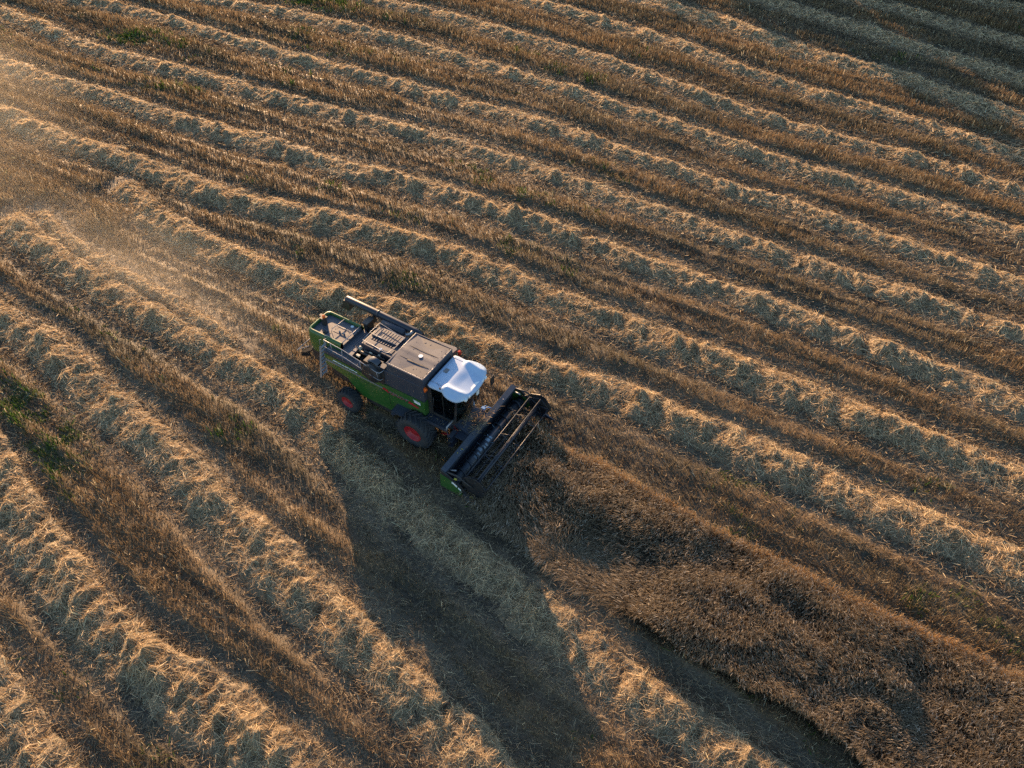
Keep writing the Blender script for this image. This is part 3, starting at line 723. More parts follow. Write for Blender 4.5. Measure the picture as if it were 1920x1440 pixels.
# --- engine bay, hood, screen
b = mb()
b.prism_z([(-3.60, -.30), (-1.90, -.36), (-1.90, 1.05), (-3.60, 1.05)], 2.5, 3.28)
eng = b.build('engine_cover', 'dark', H0, .03)
b = mb(); b.box(-3.50, -2.10, .32, .92, 3.285, 3.36)
for i in range(9): b.box(-3.40 + i * .14, -3.385 + i * .14, .36, .88, 3.361, 3.372)
b.box(-3.45, -2.05, -.20, .10, 3.285, 3.30)
for i in range(10): b.box(-3.4 + i * .13, -3.34 + i * .13, .12, .30, 3.285, 3.315)
b.build('louvre_panel', 'deck', eng, .008)
b = mb(); fr = [(-3.52, -.24, 3.47), (-3.54, .30, 3.48), (-3.54, .98, 3.48), (-3.0, .90, 3.47), (-2.03, .76, 3.46), (-2.03, .1, 3.46), (-2.08, -.26, 3.46), (-2.14, -.33, 3.46), (-2.25, -.34, 3.46), (-3.52, -.24, 3.47)]
b.tube(fr, .014); b.tube([(-3.53, .28, 3.47), (-2.05, .26, 3.46)], .012)
for p in ((-3.52, -.24), (-3.54, .98), (-2.03, .76), (-2.2, -.34)): b.tube([(p[0], p[1], 3.28), (p[0], p[1], 3.47)], .012)
b.build('guard_rail', 'rail', eng)
b = mb(); disc_z(b, -2.62, -.24 + .06, 3.302, .07); b.build('warning_sticker', 'decal', eng)
b = mb(); b.box(-3.62, -1.94, -1.0, -.36, 2.30, 2.50)
b.box(-3.2, -2.1, -.62, -.40, 2.50, 2.86); b.tube([(-3.5, -.5, 2.95), (-2.2, -.52, 2.98), (-2.0, -.8, 2.9)], .07, 10); b.tube([(-3.35, -.44, 3.06), (-2.2, -.44, 3.08)], .045, 10)
b.tube([(-3.3, -.85, 2.6), (-2.9, -.55, 2.8), (-2.5, -.6, 2.85)], .05, 8); b.box(-2.2, -1.95, -1.0, -.5, 2.5, 2.95)
b.build('engine', 'black', H0, .01)
b = mb(); b.box(-3.80, -3.66, -.34, -.20, 2.7, 2.92); b.tube([(-3.73, -.27, 2.92), (-3.73, -.27, 2.99)], .045, 10); b.tube([(-3.66, -.22, 2.93), (-3.58, -.12, 2.96)], .03); b.box(-3.6, -3.42, -.74, -.64, 2.85, 2.93); b.box(-2.62, -2.52, -.42, -.34, 2.95, 3.14); b.box(-2.45, -2.38, -.62, -.54, 2.98, 3.05)
b.box(-3.05, -2.9, -.47, -.42, 3.1, 3.13)
b.build('engine_fitting', 'pale', H0, .0, split=True)
b = mb(); b.lathe_y([(.02, -1.34), (.44, -1.34), (.47, -1.31), (.47, -1.16)], -2.32, 2.92, 36)
b.prism_y([(-3.0, 2.42), (-1.78, 2.42), (-1.70, 2.9), (-1.72, 3.30), (-1.95, 3.42), (-2.75, 3.42), (-2.98, 3.1)], -1.17, -.80)
scr = b.build('rotary_screen', 'black', H0)
b = mb(); b.lathe_y([(.40, -.84), (.40, -1.10), (.36, -1.13)], -2.32, 3.14, 30); b.build('screen_drum', 'steel', scr)
b = mb(); b.box(-2.05, -1.68, -1.12, -.86, 3.30, 3.42); b.tube([(-2.2, -1.345, 2.92), (-2.2, -1.37, 2.92)], .05, 10); b.tube([(-2.6, -1.345, 3.1), (-2.6, -1.37, 3.1)], .02, 8); b.build('screen_hub', 'dark', scr, split=True)
b = mb(); b.box(-4.38, -4.18, .78, 1.24, 2.2, 3.2); b.box(-4.42, -4.12, .74, 1.28, 3.2, 3.27); b.box(-4.15, -3.7, .6, 1.1, 2.2, 2.75)
b.tube([(-4.1, .9, 2.9), (-3.9, .9, 3.0), (-3.7, 1.0, 2.95)], .08, 10); b.tube([(-4.0, .7, 2.5), (-3.95, .7, 3.05)], .05, 8)
b.build('air_intake', 'black', H0, .01)
b = mb(); b.tube([(-3.66, 1.24, 3.24), (-3.58, 1.24, 3.24), (-2.42, 1.22, 3.26), (-2.34, 1.22, 3.26)], [.13, .18, .18, .13], 20); b.tube([(-2.85, 1.23, 3.25), (-2.83, 1.23, 3.25)], .186, 20)
muf = b.build('muffler', 'dark', H0)
b = mb(); b.tube([(-2.34, 1.2, 3.26), (-2.2, 1.16, 3.26), (-2.05, 1.2, 3.36), (-1.98, 1.32, 3.46)], .07, 12); b.build('exhaust_pipe', 'rail', muf)

# --- side railing and ladder
b = mb()
top = [(-5.10, -.78, 3.22), (-5.02, -1.10, 3.42), (-4.58, -1.16, 3.48), (-3.85, -1.18, 3.44), (-2.90, -1.26, 3.36), (-1.92, -1.36, 3.30), (-1.78, -1.34, 3.30), (-1.72, -1.22, 3.32), (-1.70, -1.12, 3.34)]
low = [(p[0], p[1] - .02, p[2] - .42) for p in top[1:-1]]
b.tube(top, .016); b.tube(low, .013)
b.tube([(-3.92, -1.18, 3.46), (-3.98, -1.18, 3.0), (-3.95, -1.20, 2.7)], .016)
for p in (top[1], top[2], top[4], top[5]): b.tube([p, (p[0], p[1] + .03, 2.76)], .013)
b.build('side_railing', 'rail', H0)
b = mb()
A0, A1 = Vector((-5.30, -1.12, 2.86)), Vector((-5.52, -1.34, .96)); B0, B1 = Vector((-5.28, -.80, 2.90)), Vector((-5.50, -.98, .98))
for p, q in ((A0, A1), (B0, B1)):
    b.hexa([p + Vector((-.05, -.012, 0)), p + Vector((.05, -.012, 0)), p + Vector((.05, .012, 0)), p + Vector((-.05, .012, 0))], [q + Vector((-.05, -.012, 0)), q + Vector((.05, -.012, 0)), q + Vector((.05, .012, 0)), q + Vector((-.05, .012, 0))])
b.tube([A0, A0 + Vector((.02, .02, .42)), A0 + Vector((.14, .03, .5))], .016); b.tube([B0, B0 + Vector((.02, .02, .38)), B0 + Vector((.14, .03, .46))], .016)
lad = b.build('access_ladder', 'rail', H0)
for i in range(8):
    t = (i + .4) / 8; p = A0.lerp(A1, t); q = B0.lerp(B1, t)
    b = mb(); b.hexa([p + Vector((-.05, 0, -.012)), p + Vector((.05, 0, -.012)), q + Vector((.05, 0, -.012)), q + Vector((-.05, 0, -.012))], [p + Vector((-.05, 0, .012)), p + Vector((.05, 0, .012)), q + Vector((.05, 0, .012)), q + Vector((-.05, 0, .012))]); b.build('rung', 'rail', lad)

# --- unloading auger
b = mb(); b.tube([(-5.90, 1.53, 3.42), (-5.84, 1.53, 3.42), (-3.9, 1.50, 3.40), (-2.0, 1.46, 3.36), (-1.6, 1.44, 3.25)], [.15, .165, .165, .165, .165], 22)
b.tube([(-4.05, 1.50, 3.40), (-3.98, 1.50, 3.40)], .185, 22); b.tube([(-1.7, 1.44, 3.3), (-1.62, 1.38, 3.0), (-1.6, 1.2, 2.7)], .2, 16)
aug = b.build('unloading_auger', 'tube', H0)
b = mb()
b.hexa([(-6.12, 1.34, 2.92), (-5.70, 1.34, 2.92), (-5.70, 1.72, 2.92), (-6.12, 1.72, 2.92)], [(-6.0, 1.38, 3.40), (-5.62, 1.38, 3.40), (-5.62, 1.68, 3.40), (-6.0, 1.68, 3.40)])
b.build('auger_spout', 'black', aug)
b = mb(); b.box(-4.3, -4.2, 1.2, 1.5, 2.9, 3.26); b.tube([(-6.1, 1.35, 2.95), (-6.14, 1.3, 3.4), (-6.02, 1.38, 3.52)], .01); b.build('auger_bracket', 'black', aug, split=True)

# --- cab
b = mb(); b.box(.36, 1.70, -.78, .90, 1.62, 1.74); b.box(.34, .52, -.92, .92, 1.62, 3.42)
b.box(.5, .56, -.92, -.86, 1.74, 3.42); b.box(.5, .56, .86, .92, 1.74, 3.42)
for y_ in (-.92, .86): b.hexa([(1.62, y_, 1.74), (1.70, y_, 1.74), (1.70, y_ + .06, 1.74), (1.62, y_ + .06, 1.74)], [(1.78, y_, 3.45), (1.86, y_, 3.45), (1.86, y_ + .06, 3.45), (1.78, y_ + .06, 3.45)])
b.box(.5, 1.85, -.92, -.86, 3.34, 3.44); b.box(.5, 1.85, .86, .92, 3.34, 3.44)
b.box(1.1, 1.62, .86, .92, 1.74, 2.0); b.box(.56, 1.62, -.92, -.86, 1.66, 1.80)
cab = b.build('cab', 'black', H0, .008)
b = mb()
ys = np.linspace(-.86, .86, 13)
V = []
for zf in np.linspace(0, 1, 6):
    for y_ in ys:
        x_ = 1.64 + .16 * zf + .24 * (1 - (y_ / .88) ** 2) * (1 - .15 * zf); V.append((x_, y_, 1.74 + 1.68 * zf))
n = len(ys); b.add(V, [(i * n + j, i * n + j + 1, (i + 1) * n + j + 1, (i + 1) * n + j) for i in range(5) for j in range(n - 1)], True)
b.build('windscreen', 'glass', cab)
b = mb(); b.hexa([(.57, -.895, 1.81), (1.60, -.895, 1.81), (1.60, -.885, 1.81), (.57, -.885, 1.81)], [(.57, -.895, 3.37), (1.78, -.895, 3.37), (1.78, -.885, 3.37), (.57, -.885, 3.37)])
door = b.build('cab_door', 'glass', cab)
b = mb(); b.tube([(.66, -.93, 2.3), (.66, -.96, 2.5), (.66, -.93, 2.8)], .015); b.box(1.10, 1.13, -.905, -.88, 1.8, 3.38); b.build('door_handle', 'black', cab)
b = mb(); b.hexa([(.57, .885, 1.81), (1.60, .885, 1.81), (1.60, .895, 1.81), (.57, .895, 1.81)], [(.57, .885, 3.37), (1.78, .885, 3.37), (1.78, .895, 3.37), (.57, .895, 3.37)]); b.build('side_window', 'glass', cab)
b = mb(); b.box(.62, 1.1, -.24, .24, 2.05, 2.2); b.hexa([(.60, -.24, 2.2), (.70, -.24, 2.2), (.70, .24, 2.2), (.60, .24, 2.2)], [(.54, -.2, 2.9), (.62, -.2, 2.9), (.62, .2, 2.9), (.54, .2, 2.9)]); b.box(.7, 1.15, -.42, -.28, 2.3, 2.38); b.box(.75, 1.0, -.15, .15, 1.74, 2.05)
b.build('driver_seat', 'seat', cab, .03)
b = mb(); b.tube([(1.50, 0, 1.74), (1.36, 0, 2.5)], .05); ring = [(1.33 + .07 * math.sin(a), .2 * math.cos(a), 2.52 + .17 * math.sin(a)) for a in np.linspace(0, 2 * math.pi, 20)]; b.tube(ring, .016, caps=False); b.build('steering_wheel', 'black', cab)
b = mb(); b.box(.95, 1.3, -.62, -.44, 1.74, 2.25); b.box(1.28, 1.46, -.86, -.6, 1.74, 2.32); b.build('console', 'dark', cab, .02)
# roof shell
RO = [(.46, 0), (.46, -.55), (.46, -.90), (.52, -1.0), (.68, -1.03), (1.05, -1.01), (1.22, -1.03), (1.38, -1.12), (1.6, -1.17), (1.86, -1.15), (2.04, -1.06), (2.17, -.86), (2.27, -.52), (2.31, -.2), (2.32, 0)]
RO = RO + [(x, -y) for x, y in RO[-2:0:-1]]
def rz(x, y):
    z_ = 3.66 - .10 * sm(1.2, 2.35, np.array(x)) + .02 * math.cos(y * 1.4)
    for sy in (-1, 1):
        yc = sy * (.80 - .10 * (x - 1.6)); z_ += .16 * math.exp(-((y - yc) / .17) ** 2) * float(sm(1.05, 1.35, np.array(x)) * sm(2.35, 1.95, np.array(x)))
    z_ -= .05 * math.exp(-(y / .5) ** 2) * float(sm(1.2, 1.7, np.array(x)))
    return float(z_)
def smooth_outline(P, k=4):
    P = [Vector((p[0], p[1], 0)) for p in P]; n = len(P); out = []
    for i in range(n):
        p0, p1, p2, p3 = P[i - 1], P[i], P[(i + 1) % n], P[(i + 2) % n]
        for j in range(k):
            t = j / k; q = .5 * ((2 * p1) + (-p0 + p2) * t + (2 * p0 - 5 * p1 + 4 * p2 - p3) * t * t + (-p0 + 3 * p1 - 3 * p2 + p3) * t ** 3); out.append((q.x, q.y))
    return out
RS = smooth_outline(RO); nR = len(RS); cxr, cyr = 1.35, 0
b = mb(); V = []; F = []
fr_ = [i / 22 for i in range(1, 23)]
V.append((cxr, cyr, rz(cxr, cyr)))
for q in fr_:
    for x, y in RS:
        X_ = cxr + (x - cxr) * q; Y_ = cyr + (y - cyr) * q; e = max(0, (q - .9) / .1)
        V.append((X_, Y_, rz(X_, Y_) - .07 * e ** 2.2))
for ex, dz in ((1.0, .11), (.985, .16), (.93, .17)):
    for x, y in RS: V.append((cxr + (x - cxr) * ex, cyr + (y - cyr) * ex, rz(x, y) - .0 - dz))
F += [(0, 1 + j, 1 + (j + 1) % nR) for j in range(nR)]
for k in range(len(fr_) + 2):
    F += [(1 + k * nR + j, 1 + (k + 1) * nR + j, 1 + (k + 1) * nR + (j + 1) % nR, 1 + k * nR + (j + 1) % nR) for j in range(nR)]
base_ = 1 + (len(fr_) + 2) * nR
F.append(tuple(base_ + j for j in range(nR)))
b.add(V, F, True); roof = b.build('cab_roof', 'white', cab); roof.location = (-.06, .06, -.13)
b = mb()
for sy in (-1, 1):
    P_ = [(x, sy * .80 * (1 if x > .9 else 1), rz(x, sy * .80) + .002) for x in np.linspace(.52, 1.1, 6)]
    b.tube(P_, .006, 5)
b.tube([(.62, y, rz(.62, y) + .001) for y in np.linspace(-.85, .85, 9)], .006, 5)
b.build('roof_seam', 'greyletter', roof)
b = mb(); b.box(.66, .84, -.12, .12, 3.66, 3.70); b.build('roof_vent', 'greyletter', roof, .01)
b = mb()
for y_ in (-.72, -.5, .5, .72): b.box(2.1, 2.22, y_ - .07, y_ + .07, 3.30, 3.40)
b.box(2.0, 2.12, -.9, .9, 3.38, 3.42)
b.build('work_light', 'decal', cab, split=True)
b = mb(); b.tube([(1.08, -.96, 3.66), (.98, -1.0, 3.98)], .006); b.box(1.05, 1.11, -.98, -.94, 3.58, 3.66); b.build('antenna', 'black', cab)
b = mb(); b.tube([(1.8, .95, 3.3), (2.2, 1.15, 3.2), (2.25, 1.15, 2.7)], .015); b.box(2.22, 2.26, 1.02, 1.28, 2.62, 3.1); b.tube([(1.8, -.9, 3.3), (2.1, -.8, 3.15)], .012); b.build('mirror', 'black', cab, split=True)
b = mb(); b.prism_y([(2.06, 2.75), (2.12, 2.75), (2.16, 3.25), (2.12, 3.25)], .16, .30); b.build('wiper_box', 'decal', cab)
# platform beside the cab
b = mb(); b.box(.30, 1.50, -1.30, -.80, 1.55, 1.60)
for i in range(9): b.box(.36 + i * .125, .40 + i * .125, -1.26, -.86, 1.60, 1.628)
b.box(.30, 1.5, -1.34, -1.30, 1.50, 1.66)
pf = b.build('cab_platform', 'dark', H0)
b = mb(); b.tube([(1.52, -1.34, 1.66), (1.52, -1.30, 1.80), (1.54, -.86, 1.82), (1.54, -.8, 1.7)], .035, 10); b.build('step_rail', 'rail', pf)
b = mb()
for i in range(3): b.box(1.52 + .0 * i, 1.72, -1.3, -.86, 1.18 - i * .32, 1.21 - i * .32)
b.box(1.52, 1.54, -1.32, -1.28, .4, 1.5); b.build('cab_step', 'dark', pf)

# --- feeder house and header
b = mb(); b.hexa([(.9, -.62, .95), (2.34, -.70, .35), (2.34, .70, .35), (.9, .62, .95)], [(.9, -.62, 1.50), (2.34, -.74, 1.08), (2.34, .74, 1.08), (.9, .62, 1.50)])
b.box(1.7, 2.30, -1.1, .72, 1.06, 1.10)
fh = b.build('feeder_house', 'dark', H0, .015)
b = mb(); b.tube([(1.4, -.7, 1.0), (1.9, -.85, .75), (2.3, -.9, .8)], .03); b.tube([(1.4, -.66, 1.15), (1.9, -.78, .9), (2.3, -.82, .95)], .022); b.tube([(.9, -.9, .6), (1.3, -.9, .75), (1.5, -.8, .6)], .05); b.build('hydraulic_hose', 'red', fh, split=True)
b = mb(); b.box(1.88, 2.06, .74, .86, 1.14, 1.26); b.tube([(1.95, .8, 1.2), (2.15, .9, 1.3), (2.3, .95, 1.28)], .025); b.tube([(1.9, .84, 1.22), (2.0, .98, 1.24)], .02); b.build('hose_coupler', 'blue', fh)

YN, YF = -2.93, 2.58
b = mb()
b.hexa([(2.33, YN, .22), (2.37, YN, .22), (2.37, YF, .22), (2.33, YF, .22)], [(2.33, YN, 1.26), (2.37, YN, 1.26), (2.37, YF, 1.26), (2.33, YF, 1.26)])
b.hexa([(2.31, YN, 1.22), (2.56, YN, 1.12), (2.56, YF, 1.12), (2.31, YF, 1.22)], [(2.31, YN, 1.32), (2.56, YN, 1.26), (2.56, YF, 1.26), (2.31, YF, 1.32)])
b.prism_y([(2.36, .22), (2.50, .14), (3.0, .10), (3.62, .10), (3.62, .13), (3.0, .14), (2.55, .20), (2.40, .34)], YN, YF)
hd = b.build('cutting_header', 'steel', H0, .006)
for y0, y1, nm in ((YN - .07, YN, 'n'), (YF, YF + .07, 'f')):
    b = mb(); b.prism_y([(2.27, .24), (3.29, .16), (3.36, .40), (3.30, .64), (2.78, .98), (2.30, 1.08)], y0, y1); b.build('end_panel', 'green', hd, .01)
    b = mb(); b.prism_y([(2.30, 1.085), (2.34, 1.30), (2.62, 1.24), (3.30, .86), (3.62, .42), (3.60, .10), (3.365, .14), (3.38, .42), (3.32, .66), (2.79, 1.00)], y0 + .01, y1 - .01)
    b.build('end_frame', 'black', hd)
    b = mb(); yc = (y0 + y1) / 2
    b.hexa([(3.45, yc - .11, .08), (4.55, yc - .02, .14), (4.55, yc + .02, .14), (3.45, yc + .11, .08)], [(3.45, yc - .08, .50), (4.55, yc - .01, .19), (4.55, yc + .01, .19), (3.45, yc + .08, .50)]); b.build('crop_divider', 'steel', hd, .01)
b = mb(); b.prism_y([(2.86, .86), (3.12, .70), (3.14, .82), (2.90, .95)], YN - .078, YN - .071); b.prism_y([(3.17, .66), (3.32, .58), (3.30, .70), (3.19, .76)], YN - .078, YN - .071); b.build('header_decal', 'decal', hd, split=True)
b = mb(); b.box(2.95, 3.07, YN - .02, YN + .06, 1.08, 1.10); b.box(3.72, 3.86, YN - .05, YN - .0, .44, .46); b.box(2.42, 2.45, -1.9, -1.87, 1.31, 1.325); b.box(2.42, 2.5, -1.62, -1.60, 1.28, 1.30); b.build('warning_label', 'yellow', hd, split=True)
b = mb()
for yy_ in (-1.72, 1.62): b.box(2.44, 2.48, yy_, yy_ + .05, 1.285, 1.30)
b.tube([(2.60, YN + .25, 1.15), (2.86, YN + .32, 1.22)], .03); b.tube([(2.62, YF - .2, 1.18), (2.95, YF - .30, 1.28)], .035)
b.build('reel_ram', 'rail', hd, split=True)
# intake auger with right and left hand flights
AX, AZ = 2.84, .56
b = mb(); b.tube([(AX, YN + .02, AZ), (AX, YF - .02, AZ)], .20, 28)
def flight(y0, y1, turns, hand):
    V = []; n = int(abs(turns) * 28)
    for i in range(n + 1):
        t = i / n; a = hand * 2 * math.pi * turns * t; y = y0 + (y1 - y0) * t
        for r in (.19, .315): V.append((AX + r * math.cos(a), y, AZ + r * math.sin(a)))
        for r in (.315, .19): V.append((AX + r * math.cos(a), y + .012, AZ + r * math.sin(a)))
    F = []
    for i in range(n):
        for j in range(4): F.append((i * 4 + j, i * 4 + (j + 1) % 4, (i + 1) * 4 + (j + 1) % 4, (i + 1) * 4 + j))
    b.add(V, F, True)
flight(YN + .05, -.75, 4.2, 1); flight(YF - .05, .5, 4.0, -1)
ia = b.build('intake_auger', 'steel', hd)
b = mb(); random.seed(4)
for i in range(7):
    a0 = R(40 + random.uniform(-10, 15)); y0 = -1.35 + i * .20; y1 = y0 + random.uniform(.08, .17); sp = R(random.uniform(30, 70)); V = []
    for k in range(6):
        a = a0 + sp * k / 5
        V += [(AX + .206 * math.cos(a), y0, AZ + .206 * math.sin(a)), (AX + .206 * math.cos(a), y1, AZ + .206 * math.sin(a))]
    b.add(V, [(2 * k, 2 * k + 1, 2 * k + 3, 2 * k + 2) for k in range(5)], True)
for i in range(12):
    a = R(i * 77); y_ = -.85 + i * .12; b.tube([(AX, y_, AZ), (AX + .36 * math.cos(a), y_, AZ + .36 * math.sin(a))], .010, 6)
b.build('auger_finger', 'worn', hd)
# reel
RX, RZ = 3.83, 1.0; ANG = [75, 147, 3, 219, 291]; RR = .52
b = mb(); b.tube([(RX, YN + .20, RZ), (RX, YF - .16, RZ)], .085, 18)
for yy_ in (-2.66, -1.35, -.05, 1.2, 2.36):
    for a, a2 in zip(sorted(ANG), sorted(ANG)[1:] + [sorted(ANG)[0] + 360]):
        p = Vector((RX + RR * math.cos(R(a)), yy_, RZ + RR * math.sin(R(a)))); q = Vector((RX + RR * math.cos(R(a2)), yy_, RZ + RR * math.sin(R(a2))))
        b.tube([(RX, yy_, RZ), p], .018, 6); b.tube([p, q], .012, 6)
b.build('reel_shaft', 'tube', hd)
for a in ANG:
    x_, z_ = RX + RR * math.cos(R(a)), RZ + RR * math.sin(R(a))
    b = mb(); b.tube([(x_, YN + .22, z_), (x_, YF - .18, z_)], .021, 10)
    y_ = YN + .28
    while y_ < YF - .2:
        b.tube([(x_, y_, z_), (x_ + .02, y_, z_ - .10), (x_ - .02, y_, z_ - .25)], .007, 5); y_ += .095
    b.build('reel_bar', 'tube', hd)
for y_ in (YN + .12, YF - .10):
    b = mb(); V = [(RX + .62 * math.cos(R(a)), RZ + .62 * math.sin(R(a))) for a in (39, 111, 183, 255, 327)]
    V = [(RX + .60 * math.cos(R(a)), RZ + .60 * math.sin(R(a))) for a in (15, 63, 87, 135, 159, 207, 231, 279, 303, 351)]
    b.prism_y(V, y_ - .008, y_ + .008)
    b.build('reel_end_plate', 'black', hd)
    yo = y_ + (-.06 if y_ < 0 else .06)
    b = mb(); b.tube([(2.42, yo, 1.20), (3.1, yo, 1.30), (RX, yo, RZ)], .04, 8); b.tube([(2.7, yo, .75), (3.3, yo, 1.18)], .03, 8)
    for a in ANG: b.tube([(RX + .5 * math.cos(R(a)), yo - .03, RZ + .5 * math.sin(R(a))), (RX + .5 * math.cos(R(a)), yo + .03, RZ + .5 * math.sin(R(a)))], .03, 8)
    b.build('reel_arm', 'black', hd)
b = mb()
for i in range(72): y_ = YN + .04 + i * .076; b.add([(3.60, y_, .12), (3.60, y_ + .04, .12), (3.74, y_ + .02, .12), (3.60, y_, .14), (3.60, y_ + .04, .14)], [(0, 1, 2), (3, 2, 4), (0, 2, 3), (1, 4, 2)])
b.build('knife_bar', 'rail', hd)

# --- wheels
def wheel(cx, cy, Rr, w_, rim_r, out):
    """out=-1: outer face towards -y"""
    yo = cy; yi = cy - out * w_                    # outer and inner face
    m = lambda t: yo + (yi - yo) * t
    wh = bpy.data.objects.new('wheel', None); col.objects.link(wh); wh.parent = H0
    b = mb(); b.lathe_y([(rim_r, m(.10)), (rim_r * 1.06, m(.02)), (Rr * .74, m(-.02)), (Rr * .90, m(.02)), (Rr * .92, m(.09)), (Rr * .925, m(.3)), (Rr * .925, m(.7)), (Rr * .92, m(.91)), (Rr * .90, m(.98)), (Rr * .74, m(1.02)), (rim_r * 1.06, m(.98)), (rim_r, m(.9))], cx, Rr, 56)
    nl = 20
    for i in range(nl):
        for sd in (0, 1):
            a = 2 * math.pi * (i + .5 * sd) / nl; V = []
            ts = ((-.01, .0), (.10, .0), (.30, .10), (.54, .24)) if sd == 0 else ((1.01, .0), (.90, .0), (.70, .10), (.46, .24))
            da = .052
            for k, (t, sh) in enumerate(ts):
                r0 = Rr * (.90 if k == 0 else .95); r1 = Rr * (.955 if k == 0 else 1.0)
                for rr_, aa in ((r0, -da), (r1, -da * .75), (r1, da * .75), (r0, da)): V.append((cx + rr_ * math.cos(a + sh * 1.3 + aa), m(t), Rr + rr_ * math.sin(a + sh * 1.3 + aa)))
            F = [(k * 4 + j, k * 4 + j + 1, (k + 1) * 4 + j + 1, (k + 1) * 4 + j) for k in range(3) for j in range(3)] + [(0, 1, 2, 3), (12, 15, 14, 13)]
            b.add(V, F)
    b.build('tyre', 'tyre', wh)
    b = mb(); b.lathe_y([(rim_r * 1.02, m(.06)), (rim_r * .97, m(.04)), (rim_r * .92, m(.10)), (rim_r * .80, m(.34)), (rim_r * .55, m(.38)), (rim_r * .5, m(.30)), (rim_r * .22, m(.28)), (.001, m(.28))], cx, Rr, 40)
    b.lathe_y([(rim_r * 1.02, m(.94)), (rim_r * .9, m(.9)), (rim_r * .8, m(.5)), (rim_r * .8, m(.34))], cx, Rr, 30)
    for i in range(8):
        a = 2 * math.pi * i / 8; px, pz = cx + rim_r * .36 * math.cos(a), Rr + rim_r * .36 * math.sin(a); b.tube([(px, m(.29), pz), (px, m(.24), pz)], .018, 6)
    b.build('rim', 'red', wh)
    return wh
wheel(0, -1.84, .90, .66, .43, -1); wheel(0, 1.84, .90, .66, .43, 1)
wheel(-3.76, -1.72, .62, .46, .31, -1); wheel(-3.76, 1.72, .62, .46, .31, 1)
# ------------------------------------------------------------------ woodland on the sunny side beyond the field: its shade lies over the far right corner
def woodland():
    n = 24000
    A = np.array([-2.0, 124.0]); B = np.array([60.0, 52.0]); L = np.linalg.norm(B - A); t = (B - A) / L; nr = np.array([-t[1], t[0]])
    ks = np.arange(0, L, 3.6); cen = []
    for k_ in ks:
        hgt = 9.5 + 7.5 * rng.random(); cen.append((k_ + rng.normal() * .6, rng.random() * 6, hgt, 2.6 + 1.2 * rng.random()))
    cen = np.array(cen); pick = rng.integers(0, len(cen), n)
    u = rng.normal(size=(n, 3)); u /= np.linalg.norm(u, axis=1, keepdims=True); rr = rng.random(n) ** .4
    c = cen[pick]; a = c[:, 0] + u[:, 0] * rr * c[:, 3]; o_ = c[:, 1] + u[:, 1] * rr * c[:, 3]; z_ = c[:, 2] * .56 + u[:, 2] * rr * c[:, 2] * .44
    P = A + t * a[:, None] - nr * o_[:, None] * -1; P = np.concatenate([P, z_[:, None]], 1)
    T_ = P + rng.normal(size=(n, 3)) * .45
    parts = [blades(P, T_, .5 + .5 * rng.random(n), np.array([.05, .085, .025]) * (.6 + .8 * rng.random((n, 1))))]
    for c_ in cen:                                      # trunks
        b0 = A + t * c_[0] + nr * c_[1]
        for q in range(2):
            V = np.array([[b0[0] - .2, b0[1], 0], [b0[0] + .2, b0[1], 0], [b0[0] + .1, b0[1], c_[2] * .6], [b0[0] - .1, b0[1], c_[2] * .6]]) if q else np.array([[b0[0], b0[1] - .2, 0], [b0[0], b0[1] + .2, 0], [b0[0], b0[1] + .1, c_[2] * .6], [b0[0], b0[1] - .1, c_[2] * .6]])
            parts.append((V, np.array([[0, 1, 2, 3]]), np.tile([.09, .07, .05], (4, 1))))
    V, F, Cc = merge(parts)
    tag(np_mesh('woodland', V, F, Cc, M['stalk']), 'belt of green trees beyond the field that shades its far corner', 'woodland', kind='stuff')
woodland()

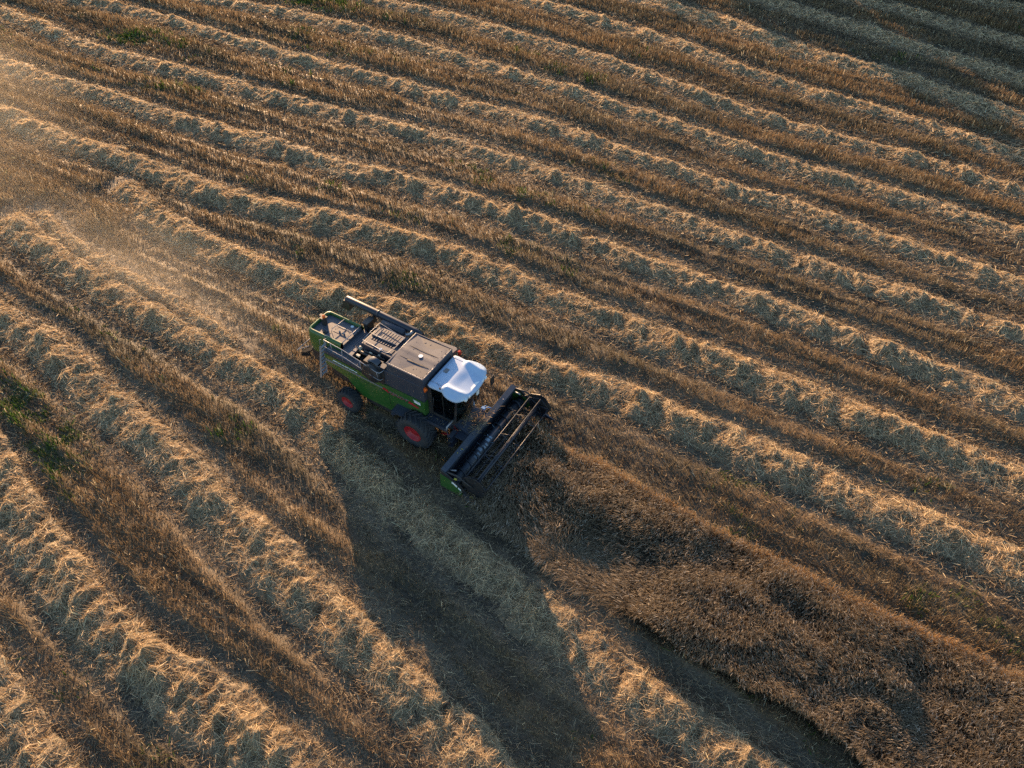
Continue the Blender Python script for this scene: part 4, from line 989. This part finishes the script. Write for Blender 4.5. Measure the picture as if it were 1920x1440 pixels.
# ------------------------------------------------------------------ dust hanging in the low sun
def dust(name, loc, scale, rotz, dens, label, nscale=1.2, aniso=.45, roty=0):
    bm = bmesh.new(); bmesh.ops.create_icosphere(bm, subdivisions=3, radius=1.0); me = bpy.data.meshes.new(name); bm.to_mesh(me); bm.free()
    o = bpy.data.objects.new(name, me); col.objects.link(o); o.location = loc; o.scale = scale; o.rotation_euler = (0, roty, rotz)
    m = bpy.data.materials.new(name); m.use_nodes = True; n = m.node_tree.nodes; l = m.node_tree.links; n.remove(n['Principled BSDF'])
    v = n.new('ShaderNodeVolumePrincipled'); v.inputs['Color'].default_value = (.93, .86, .74, 1); v.inputs['Anisotropy'].default_value = aniso
    tc = n.new('ShaderNodeTexCoord'); ln = n.new('ShaderNodeVectorMath'); ln.operation = 'LENGTH'; l.new(tc.outputs['Object'], ln.inputs[0])
    mr = n.new('ShaderNodeMapRange'); mr.interpolation_type = 'SMOOTHSTEP'; mr.inputs[1].default_value = 1; mr.inputs[2].default_value = .0; l.new(ln.outputs['Value'], mr.inputs[0])
    nz = n.new('ShaderNodeTexNoise'); nz.inputs['Scale'].default_value = nscale; nz.inputs['Detail'].default_value = 3; l.new(tc.outputs['Object'], nz.inputs['Vector'])
    m2 = n.new('ShaderNodeMapRange'); m2.inputs[1].default_value = .35; m2.inputs[2].default_value = .65; m2.inputs[3].default_value = .15; l.new(nz.outputs['Fac'], m2.inputs[0])
    a = n.new('ShaderNodeMath'); a.operation = 'MULTIPLY'; l.new(mr.outputs[0], a.inputs[0]); l.new(m2.outputs[0], a.inputs[1])
    b_ = n.new('ShaderNodeMath'); b_.operation = 'MULTIPLY'; b_.inputs[1].default_value = dens; l.new(a.outputs[0], b_.inputs[0]); l.new(b_.outputs[0], v.inputs['Density'])
    l.new(v.outputs[0], n['Material Output'].inputs['Volume']); me.materials.append(m)
    tag(o, label, 'dust', kind='stuff'); return o
dust('dust_cloud', (-46, 44, 2.5), (25, 17, 7), R(-20), .058, 'golden dust cloud hanging over the far left of the field', 1.4)
dust('dust_plume', (-19.5, 32.0, 1.6), (14.5, 3.6, 2.8), R(-33), .042, 'thin plume of dust trailing behind the harvester', 1.6)

# ------------------------------------------------------------------ straw caught on the header and the feeder house
def wisps():
    n = 900; B = []; T_ = []; Cc = []
    for i in range(n):
        q = rng.random()
        if q < .35: x_, y_, z_ = rng.uniform(1.3, 2.35), rng.normal(.1, .35) * .8, 1.16; z_ = 1.50 - (x_ - .9) * .29 + .01
        elif q < .5: x_, y_, z_ = rng.uniform(2.30, 2.58), rng.normal(.05, .5), 1.33
        else: x_, y_, z_ = rng.uniform(2.45, 3.6), rng.uniform(YN + .1, YF - .1), rng.uniform(.18, .30)
        a = rng.random() * 6.28; L = rng.uniform(.08, .34)
        if i % 5 == 0:                                  # chaff on the flat tops of the machine
            k_ = rng.integers(0, 4); L = rng.uniform(.02, .07)
            x_, y_, z_ = [(rng.uniform(-6.2, -4.6), rng.uniform(-.5, .5), 3.04), (rng.uniform(-5.0, -3.7), rng.uniform(-1.1, -.82), 2.785), (rng.uniform(-1.4, .2), rng.uniform(-.95, .95), 3.805), (rng.uniform(.35, 1.45), rng.uniform(-1.25, -.85), 1.635)][k_]
        B.append((x_, y_, z_)); T_.append((x_ + L * math.cos(a), y_ + L * math.sin(a), z_ + rng.uniform(0, .12 if L > .07 else .015)))
        Cc.append(np.array([.46, .34, .19]) * rng.uniform(.35, 1.1))
    B = np.array(B); T_ = np.array(T_)
    def wd(P):
        X_, Y_ = m2w(P[:, 0], P[:, 1]); return np.stack([X_, Y_, P[:, 2]], -1)
    V, F, C_ = blades(wd(B), wd(T_), np.full(n, .016), np.array(Cc))
    tag(np_mesh('loose_straw', V, F, C_, M['straw']), 'loose straw wisps caught on the harvester header and feeder', 'straw', kind='stuff')
wisps()
